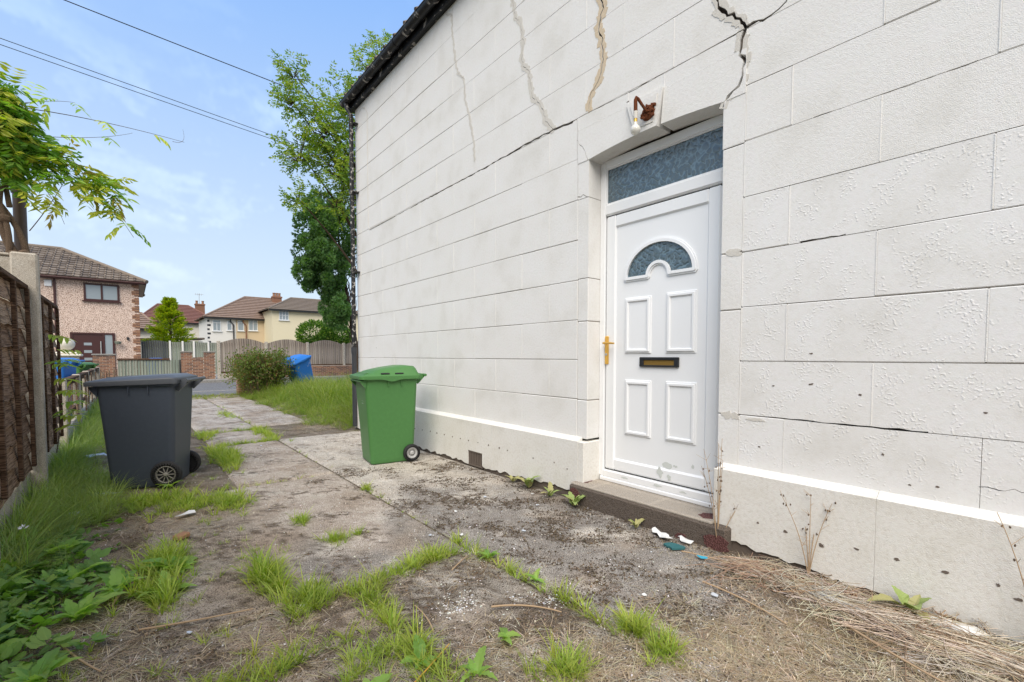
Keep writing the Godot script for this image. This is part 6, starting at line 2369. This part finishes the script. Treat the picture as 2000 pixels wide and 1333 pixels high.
	for i in 400:
		var z := -1.15 + 1.75 * rng.randf()
		var x := 2.66 + rng.randfn() * 0.09 - 0.12 * (z + 0.5)
		if z < -0.8: x = 2.72 + rng.randfn() * 0.06
		if x > 2.86: continue
		var sz := rr(0.6, 1.25)
		fx2.append(Transform3D(rot(rng.randfn() * 0.75 - 0.2, rng.randfn() * 0.08, rng.randfn() * 0.2).scaled(Vector3.ONE * sz), Vector3(x, 0.006 + 0.03 * rng.randf() * exp(-pow((x - 2.62) / 0.12, 2.0)), z)))
		fc.append(shade([Color(0.72, 0.62, 0.48), Color(0.60, 0.49, 0.36), Color(0.80, 0.73, 0.60), Color(0.42, 0.29, 0.19)][rng.randi() % 4], 0.15))
	tag(multi("root_thatch", fm, M.straw, fx2, fc), "pale fibrous root thatch swept along the right plinth", "dead grass", "", "stuff")
	# small leaved ground cover among the corner weeds
	var cl := MB.new()
	for i in 9:
		var az := rr(0, TAU)
		var o := Vector3(cos(az), 0, sin(az))
		var ld := (o + Vector3.UP * rr(0.0, 0.5)).normalized()
		var k := rr(0.8, 1.2)
		cl.col = Color(k, k, k)
		add_round(cl, o * rr(0.0, 0.03) + Vector3(0, rr(0.015, 0.07), 0), ld, ld.cross(Vector3.UP).normalized(), rr(0.035, 0.06), rr(0.025, 0.038), 0.15)
	var cm := cl.mesh()
	var cx := []
	var cc := []
	for i in 170:
		var x := -0.62 + absf(rng.randfn()) * 0.24
		var z := -3.35 + rng.randfn() * 0.5
		if x > 0.05 or z < -4.3: continue
		cx.append(Transform3D(rot(rr(0, TAU), rr(-0.6, 0.6), rr(-0.5, 0.5)).scaled(Vector3.ONE * rr(0.6, 1.4)), Vector3(x, ground_h(x, z), z)))
		cc.append(shade([Color(0.20, 0.36, 0.10), Color(0.28, 0.44, 0.12), Color(0.15, 0.28, 0.08)][rng.randi() % 3], 0.2))
	tag(multi("ground_cover", cm, M.leaf, cx, cc), "low leafy ground cover between the corner weeds", "weeds", "", "stuff")
	# grit, moss crumbs and chippings
	var pm := MB.new()
	pm.lathe([Vector2(0, -0.5), Vector2(0.7, -0.35), Vector2(1.0, 0.1), Vector2(0.6, 0.55), Vector2(0, 0.62)], 6, Transform3D(Basis.from_scale(Vector3(1, 0.7, 0.8)), Vector3.ZERO))
	var gx := []
	var gc := []
	for k in 22000:
		var x := rr(-0.5, 2.86)
		var z := -0.2 - 6.8 * pow(rng.randf(), 1.4)
		var c: Color = [Color(0.5, 0.47, 0.42), Color(0.16, 0.12, 0.08), Color(0.68, 0.66, 0.62), Color(0.30, 0.23, 0.16), Color(0.11, 0.085, 0.055)][rng.randi() % 5]
		if c.r < 0.2 and n2(x + 2.0, z - 5.0, 2.3) < -0.1: continue
		var s3 := 0.0018 + 0.005 * pow(rng.randf(), 3.0)
		gx.append(Transform3D(rot(rr(0, TAU), rr(-1, 1), rr(-1, 1)).scaled(Vector3.ONE * s3), Vector3(x, maxf(ground_h(x, z), bump_at(x, z) * 0.45) + s3 * 0.4, z)))
		gc.append(shade(c, 0.2))
	for k in 60000:   # moss crumbs, thick where the moss grows
		var x := rr(-0.3, 2.87)
		var z := -0.1 - 4.9 * rng.randf()
		var m := n2(x + 2.0, z - 5.0, 2.3) + n2(x, z, 14.0) * 0.5
		if x > 1.68: m += 0.16 * smoothstep(-4.4, -2.9, z) + 0.3 * smoothstep(2.62, 2.86, x)
		elif x > 0.9 and z > -2.42: m += 0.25 + 0.3 * smoothstep(0.9, 0.2, Vector2((x - 1.4) / 0.25, (z + 1.6) / 0.4).length())
		elif z < -2.42 and x > 0.7: m -= 0.22
		if m < rr(-0.05, 0.5): continue
		var s3 := 0.0025 + 0.0055 * pow(rng.randf(), 2.0)
		gx.append(Transform3D(rot(rr(0, TAU), rr(-1, 1), rr(-1, 1)).scaled(Vector3(s3 * 1.3, s3 * 0.7, s3)), Vector3(x, bump_at(x, z) * 0.45 + s3 * 0.3, z)))
		gc.append(shade([Color(0.09, 0.065, 0.04), Color(0.14, 0.10, 0.06), Color(0.07, 0.055, 0.04)][rng.randi() % 3], 0.2))
	for q in [[1.22, -1.89, 0.05, 420, 0.72], [1.6, -1.62, 0.03, 120, 0.6], [1.5, -1.72, 0.05, 60, 0.65], [2.05, -2.9, 0.3, 160, 0.6], [1.3, -1.6, 0.35, 260, 0.6], [2.3, -1.3, 0.35, 240, 0.6], [0.95, -3.3, 0.4, 200, 0.62]]:   # crumbled white paint
		for k in q[3]:
			var x: float = q[0] + rng.randfn() * q[2]
			var z: float = q[1] + rng.randfn() * q[2]
			if x > 2.86: continue
			var s3 := 0.0015 + 0.005 * pow(rng.randf(), 2.0)
			gx.append(Transform3D(rot(rr(0, TAU), rr(-0.3, 0.3), 0).scaled(Vector3(s3, s3 * 0.4, s3)), Vector3(x, bump_at(x, z) * 0.45 + s3 * 0.3, z)))
			gc.append(shade(Color(q[4], q[4], q[4] * 0.96), 0.1))
	tag(multi("grit", pm.mesh(), M.bits, gx, gc), "loose grit and moss crumbs scattered over the drive", "grit", "", "stuff")

# broad leaf with a toothed edge
func weed_leaf(l: float, w: float, lobes: int, sd: int, curl := 0.5) -> ArrayMesh:
	var r := RandomNumberGenerator.new()
	r.seed = sd
	var mb := MB.new()
	var n := 12
	var prev := []
	for i in n + 1:
		var t := float(i) / n
		var hw := w * 0.5 * pow(sin(PI * clampf(pow(t, 0.7), 0.0, 1.0)), 0.8)
		if lobes > 0:
			hw *= 0.62 + 0.38 * absf(sin(t * PI * lobes))
		hw = maxf(hw * r.randf_range(0.88, 1.12), 0.0018)
		var c := Vector3(0, l * (0.45 * t - curl * t * t), -l * t * (1.0 - 0.12 * t))
		var row := [c + Vector3(-hw, hw * 0.3 + r.randf_range(-0.003, 0.003), 0), c, c + Vector3(hw, hw * 0.3 + r.randf_range(-0.003, 0.003), 0)]
		if i > 0:
			for k in 2:
				mb.quad(prev[k], prev[k + 1], row[k + 1], row[k], Vector3.UP)
		prev = row
	return mb.mesh()

func weed(called: String, label: String, at: Vector3, n: int, meshes: Array, mats: Array, size: float, lift := 0.0) -> Node3D:
	var t := thing(called, label, "weed", at, rr(0, TAU), "weeds on the drive")
	for i in n:
		var az := TAU * i / n + rr(-0.4, 0.4)
		var lf := put("leaf", meshes[rng.randi() % meshes.size()], mats[rng.randi() % mats.size()], t)
		var k := size * rr(0.6, 1.15)
		lf.transform = Transform3D(rot(az, rr(-0.1, 0.5) + lift, rr(-0.25, 0.25)).scaled(Vector3.ONE * k), Vector3(rr(-0.01, 0.01), 0.004, rr(-0.01, 0.01)))
	return t

func stalks(called: String, label: String, at: Vector3, n: int, h: float, col: Material) -> void:
	var t := thing(called, label, "weed", at, rr(0, TAU), "weeds on the drive")
	for i in n:
		var tip := Vector3(rr(-0.3, 0.3) * h, h * rr(0.7, 1.05), rr(-0.3, 0.3) * h)
		if i == 0: tip = Vector3(0.02, h, 0)
		var path := bez(Vector3.ZERO, Vector3(tip.x * 0.25, tip.y * 0.55, tip.z * 0.25), tip, 8)
		var st := MB.new()
		st.tube(path, taper(0.0032, 0.0012, 8), 5, false)
		for j in 5:
			var p: Vector3 = path[rng.randi_range(3, 8)]
			st.tube([p, p + Vector3(rr(-0.05, 0.05), rr(0.01, 0.06), rr(-0.05, 0.05))], [0.0012, 0.0008], 4, false)
		put("stalk", st, col, t)
		for j in 5:
			var p: Vector3 = path[rng.randi_range(4, 8)] + Vector3(rr(-0.02, 0.02), 0.005, rr(-0.02, 0.02))
			var bd := MB.new()
			bd.lathe([Vector2(0, -0.007), Vector2(0.0035, -0.004), Vector2(0.004, 0.002), Vector2(0, 0.008)], 6, Transform3D(rot(rr(0, 3), rr(-0.6, 0.6)), p))
			put("seed_head", bd, M.bark, t)

func build_weeds() -> void:
	rng.seed = 500
	var mats := []
	for c in [Color(0.24, 0.40, 0.10), Color(0.31, 0.47, 0.12), Color(0.18, 0.32, 0.09)]:
		var m := leafy(lin(c.r, c.g, c.b), Color(0.8, 0.95, 0.35), 0.45)
		m.vertex_color_use_as_albedo = false
		mats.append(m)
	var olive := []
	for c in [Color(0.26, 0.33, 0.11), Color(0.34, 0.32, 0.14)]:
		var m := leafy(lin(c.r, c.g, c.b), Color(0.3, 0.35, 0.12), 0.5)
		m.vertex_color_use_as_albedo = false
		olive.append(m)
	var dand := [weed_leaf(0.20, 0.072, 4, 1), weed_leaf(0.24, 0.078, 5, 2, 0.6), weed_leaf(0.17, 0.066, 3, 3, 0.4)]
	var dock := [weed_leaf(0.20, 0.085, 0, 4, 0.45), weed_leaf(0.24, 0.09, 0, 5, 0.6), weed_leaf(0.15, 0.075, 0, 6, 0.35)]
	# the leafy patch in the near corner
	var spots := [[-0.36, -3.85, "dock", "broad leaved dock by the fence with the tallest leaves"], [-0.55, -3.45, "dock", "broad leaved weed nearest the gravel board at the picture edge"], [-0.42, -3.05, "dandelion", "dandelion clump in front of the tall dock"], [-0.26, -3.42, "dandelion", "dandelion between the dock and the bare soil"], [-0.50, -2.72, "dock", "spreading weed with round leaves at the lower left edge"], [-0.22, -2.92, "dandelion", "flat dandelion rosette on the straw"], [-0.08, -3.1, "dandelion", "small dandelion with one long jagged leaf"], [-0.30, -2.42, "dandelion", "jagged leaved dandelion lowest in the left corner"], [-0.62, -3.12, "dock", "dark leaved weed against the fence foot"], [-0.55, -4.1, "dock", "pale leaved weed in the tall grass by the fence"], [0.10, -2.98, "dandelion", "dandelion in the grass clump right of the weed patch"], [0.16, -3.25, "dock", "upright weed leaf standing in the grass clump"]]
	for q in spots:
		var big: bool = q[2] == "dock"
		weed("%s_plant" % q[2], q[3], Vector3(q[0], ground_h(q[0], q[1]) + 0.004, q[1]), 20 if big else 20, dock if big else dand, mats, 0.85 if big else 0.78, 0.45 if q[0] == -0.36 else 0.3)
	for q in [[0.26, -5.32, 9, "dandelion by the wheel of the dark grey bin", 0.75], [2.80, -2.86, 7, "dandelion with upright leaves just left of the door step", 0.72], [2.78, -2.55, 9, "dandelion growing against the front of the door step", 0.85], [2.84, -3.18, 6, "ragged weed at the foot of the plinth", 0.75], [2.845, -3.42, 5, "small weed at the plinth by the ragged one", 0.6], [2.76, -1.93, 7, "narrow leaved weed at the middle of the step", 0.5], [1.66, -2.22, 9, "yellow green weed rosette in the long joint", 0.45], [1.68, -1.82, 9, "dark weed rosette further down the long joint", 0.42], [2.83, -0.44, 6, "broad leaved weed at the plinth near the white plastic", 0.9], [1.0, -1.42, 7, "bramble seedling in the straw", 0.55], [1.22, -1.52, 5, "small seedling beside the crumbled white paint", 0.42], [0.62, -1.55, 5, "large leaved seedling at the bottom edge", 0.7], [0.86, -1.62, 6, "bright green seedling in the nearest joint grass", 0.55]]:
		weed("dandelion_plant" if q[2] > 5 else "seedling_plant", q[3], Vector3(q[0], 0.004, q[1]), q[2], dand if q[2] > 6 else dock, olive if q[0] > 2.7 else mats, q[4], 0.45 if q[0] > 2.7 else 0.15)
	stalks("dry_weed", "tall dry seeding weed at the right end of the step", Vector3(2.86, 0.0, -1.39), 6, 0.72, M.twig)
	stalks("dry_weed", "leaning dry weed against the plinth right of the door", Vector3(2.87, 0.0, -0.88), 5, 0.46, M.twig)
	stalks("dry_weed", "dry weed stalk at the right picture edge", Vector3(2.86, 0.0, -0.04), 4, 0.55, M.twig)
	stalks("dry_weed", "pale dead stalks in front of the leaning blue bin", Vector3(4.25, 0.3, -15.6), 9, 0.85, M.straw)
	# white clover head in the corner
	var fl := thing("clover_flower", "white clover flower head above the corner weeds", "flower", Vector3(-0.47, 0.0, -3.62))
	var st := MB.new()
	st.tube([Vector3(0, 0, 0), Vector3(0.01, 0.2, 0.0), Vector3(0.0, 0.30, 0.02)], [0.002], 5)
	put("stalk", st, mats[0], fl)
	for i in 26:
		var d := any_dir()
		d.y = absf(d.y)
		var p := MB.new()
		add_leaf(p, Vector3(0, 0.30, 0.02) + d * 0.008, d, side_of(d), 0.018, 0.009)
		put("petal", p, M.white_plastic, fl)

func scrap(called: String, label: String, cat: String, at: Vector3, size: Vector2, m: Material, turn: float, n := 9, thick := 0.003, curl := 0.01, group := "litter on the drive") -> void:
	# a torn sheet with thickness, slightly buckled
	var t := MB.new()
	var ring := []
	for i in n:
		var a := TAU * i / n
		var k := rr(0.65, 1.1)
		ring.append(Vector3(cos(a) * size.x * 0.5 * k, 0.003 + rr(0.0, curl), sin(a) * size.y * 0.5 * k))
	var low := []
	for q in ring:
		low.append(q - Vector3(0, thick, 0))
	t.cap(ring, Vector3.UP)
	t.cap(low, Vector3.DOWN)
	t.loft([low, ring], false)
	var o := put(numbered(called), t, m)
	o.position = at
	o.rotation.y = turn
	tag(o, label, cat, group)

func build_litter() -> void:
	rng.seed = 600
	var blue := mat(lin(0.05, 0.35, 0.5), 0.5)
	var teal := mat(lin(0.035, 0.13, 0.14), 0.8)
	var foil := mat(lin(0.6, 0.64, 0.7), 0.35)
	foil.metallic = 0.3
	var white := mat(lin(0.72, 0.72, 0.7), 0.7)
	scrap("plastic_sheet", "torn white plastic sheet at the foot of the right plinth", "litter", Vector3(2.79, 0.03, -0.28), Vector2(0.11, 0.24), white, 0.1, 10, 0.004, 0.02)
	scrap("scouring_pad", "dark teal round scouring pad below the step", "litter", Vector3(2.67, 0.014, -1.58), Vector2(0.10, 0.13), teal, 0.3, 14, 0.012, 0.003)
	scrap("plastic_tag", "bright blue plastic tag near the step", "litter", Vector3(2.64, 0.014, -1.38), Vector2(0.05, 0.085), blue, 0.4, 6, 0.003, 0.008)
	scrap("paper_scrap", "crumpled white paper strip along the step", "litter", Vector3(2.76, 0.012, -1.73), Vector2(0.07, 0.22), white, -0.35, 13, 0.003, 0.022)
	scrap("paper_scrap", "second crumpled paper piece beside the teal pad", "litter", Vector3(2.79, 0.012, -1.57), Vector2(0.07, 0.14), white, -0.3, 12, 0.003, 0.022)
	scrap("foil_packet", "silver foil packet in the grass behind the dark bin", "litter", Vector3(-0.33, 0.06, -7.2), Vector2(0.2, 0.26), foil, 0.6, 8, 0.003, 0.03)
	scrap("foil_packet", "silver foil packet in front of the dark bin", "litter", Vector3(-0.20, 0.012, -5.36), Vector2(0.26, 0.12), foil, -0.3, 8, 0.003, 0.02)
	scrap("foil_packet", "small foil scrap in the verge grass", "litter", Vector3(-0.37, 0.04, -4.75), Vector2(0.16, 0.1), foil, 0.2, 8, 0.003, 0.02)
	scrap("paper_scrap", "white paper scrap on the dried grass left of the drive", "litter", Vector3(0.30, 0.02, -4.28), Vector2(0.14, 0.09), white, 0.5, 7, 0.003, 0.015)
	for q in [[0.17, -2.45, "white shard in the near soil"], [0.62, -2.36, "white torn plastic in the cross joint grass"], [1.55, -2.75, "pale chip by the long joint"], [1.72, -2.62, "white chip beside the joint grass"], [1.95, -3.05, "white chip on the mossy path"], [2.1, -2.4, "pale chip in the middle of the path"], [2.55, -2.75, "pale blue chip in front of the step"], [2.35, -3.2, "white flake on the path by the plinth"], [2.72, -3.0, "white flake near the step corner"], [1.35, -7.0, "white stone on the middle slab"], [2.75, -13.6, "white scrap at the grass edge"], [0.36, -1.75, "white shard in the nearest grass"], [2.0, -1.35, "cream flake on the dark path"], [2.28, -1.12, "white splinter on the path"]]:
		scrap("pale_chip", q[2], "litter", Vector3(q[0], 0.008, q[1]), Vector2(rr(0.022, 0.042), rr(0.02, 0.04)), white if rng.randf() < 0.6 else foil, rr(0, 3), 7, 0.003, 0.006, "pale chips scattered on the drive")
	# brick lump, bottle cap, cut cable tie ends, twigs
	var bk := MB.new()
	bk.box(Vector3(-0.045, 0.0, -0.03), Vector3(0.045, 0.035, 0.03), 0.008)
	var bo := put("brick_lump", bk, M.brick[2])
	bo.position = Vector3(0.235, 0.008, -3.77)
	bo.rotation.y = 0.7
	tag(bo, "orange brick lump on the bare ground", "brick")
	var tw := [[Vector3(0.02, 0.02, -3.2), Vector3(-0.1, 0.015, -2.95), 0.009, "short thick twig by the weed patch"], [Vector3(0.0, 0.02, -2.6), Vector3(0.42, 0.03, -2.45), 0.005, "orange brown bent twig in the near soil"], [Vector3(-0.28, 0.02, -2.75), Vector3(-0.12, 0.02, -2.35), 0.006, "straight twig among the corner weeds"], [Vector3(2.35, 0.02, -1.22), Vector3(2.28, 0.012, -0.78), 0.005, "curved tan twig on the path"], [Vector3(1.75, 0.02, -1.35), Vector3(1.78, 0.02, -1.05), 0.005, "straw coloured stick by the joint weeds"], [Vector3(1.32, 0.02, -1.75), Vector3(1.55, 0.02, -1.5), 0.005, "brown twig on the mossy slab"], [Vector3(1.0, 0.02, -1.75), Vector3(1.04, 0.02, -2.0), 0.004, "thin brown twig left of the crumbled white paint"], [Vector3(1.38, 0.02, -2.2), Vector3(1.55, 0.02, -2.3), 0.004, "reddish twig pointing at the joint rosette"], [Vector3(2.45, 0.03, -0.6), Vector3(2.28, 0.025, -0.2), 0.006, "long straw stick across the thatch"], [Vector3(2.62, 0.02, -1.5), Vector3(2.68, 0.02, -1.12), 0.004, "thin bent stalk beside the blue tag"], [Vector3(0.75, 0.02, -1.5), Vector3(1.0, 0.03, -1.62), 0.004, "orange plastic strip in the nearest straw"], [Vector3(2.75, 0.03, -1.05), Vector3(2.78, 0.03, -0.62), 0.012, "rotten red brown timber strip along the plinth foot"]]
	for q in tw:
		var mb := MB.new()
		var a: Vector3 = q[0]
		var b: Vector3 = q[1]
		var m := (a + b) * 0.5 + Vector3(rr(-0.05, 0.05), 0.005, rr(-0.05, 0.05))
		mb.tube(bez(Vector3.ZERO, m - a, b - a, 8), taper(q[2], q[2] * 0.6, 8), 6)
		var o := put(numbered("twig"), mb, M.rust if "rotten" in q[3] else (M.twig if not "plastic" in q[3] else M.brass))
		o.position = a
		tag(o, q[3], "twig", "twigs on the drive")

func _ready() -> void:
	environment()
	materials()
	build_ground()
	build_house()
	build_lamp()
	build_bins()
	build_fence()
	build_far()
	build_trees()
	build_grass()
	build_weeds()
	build_litter()
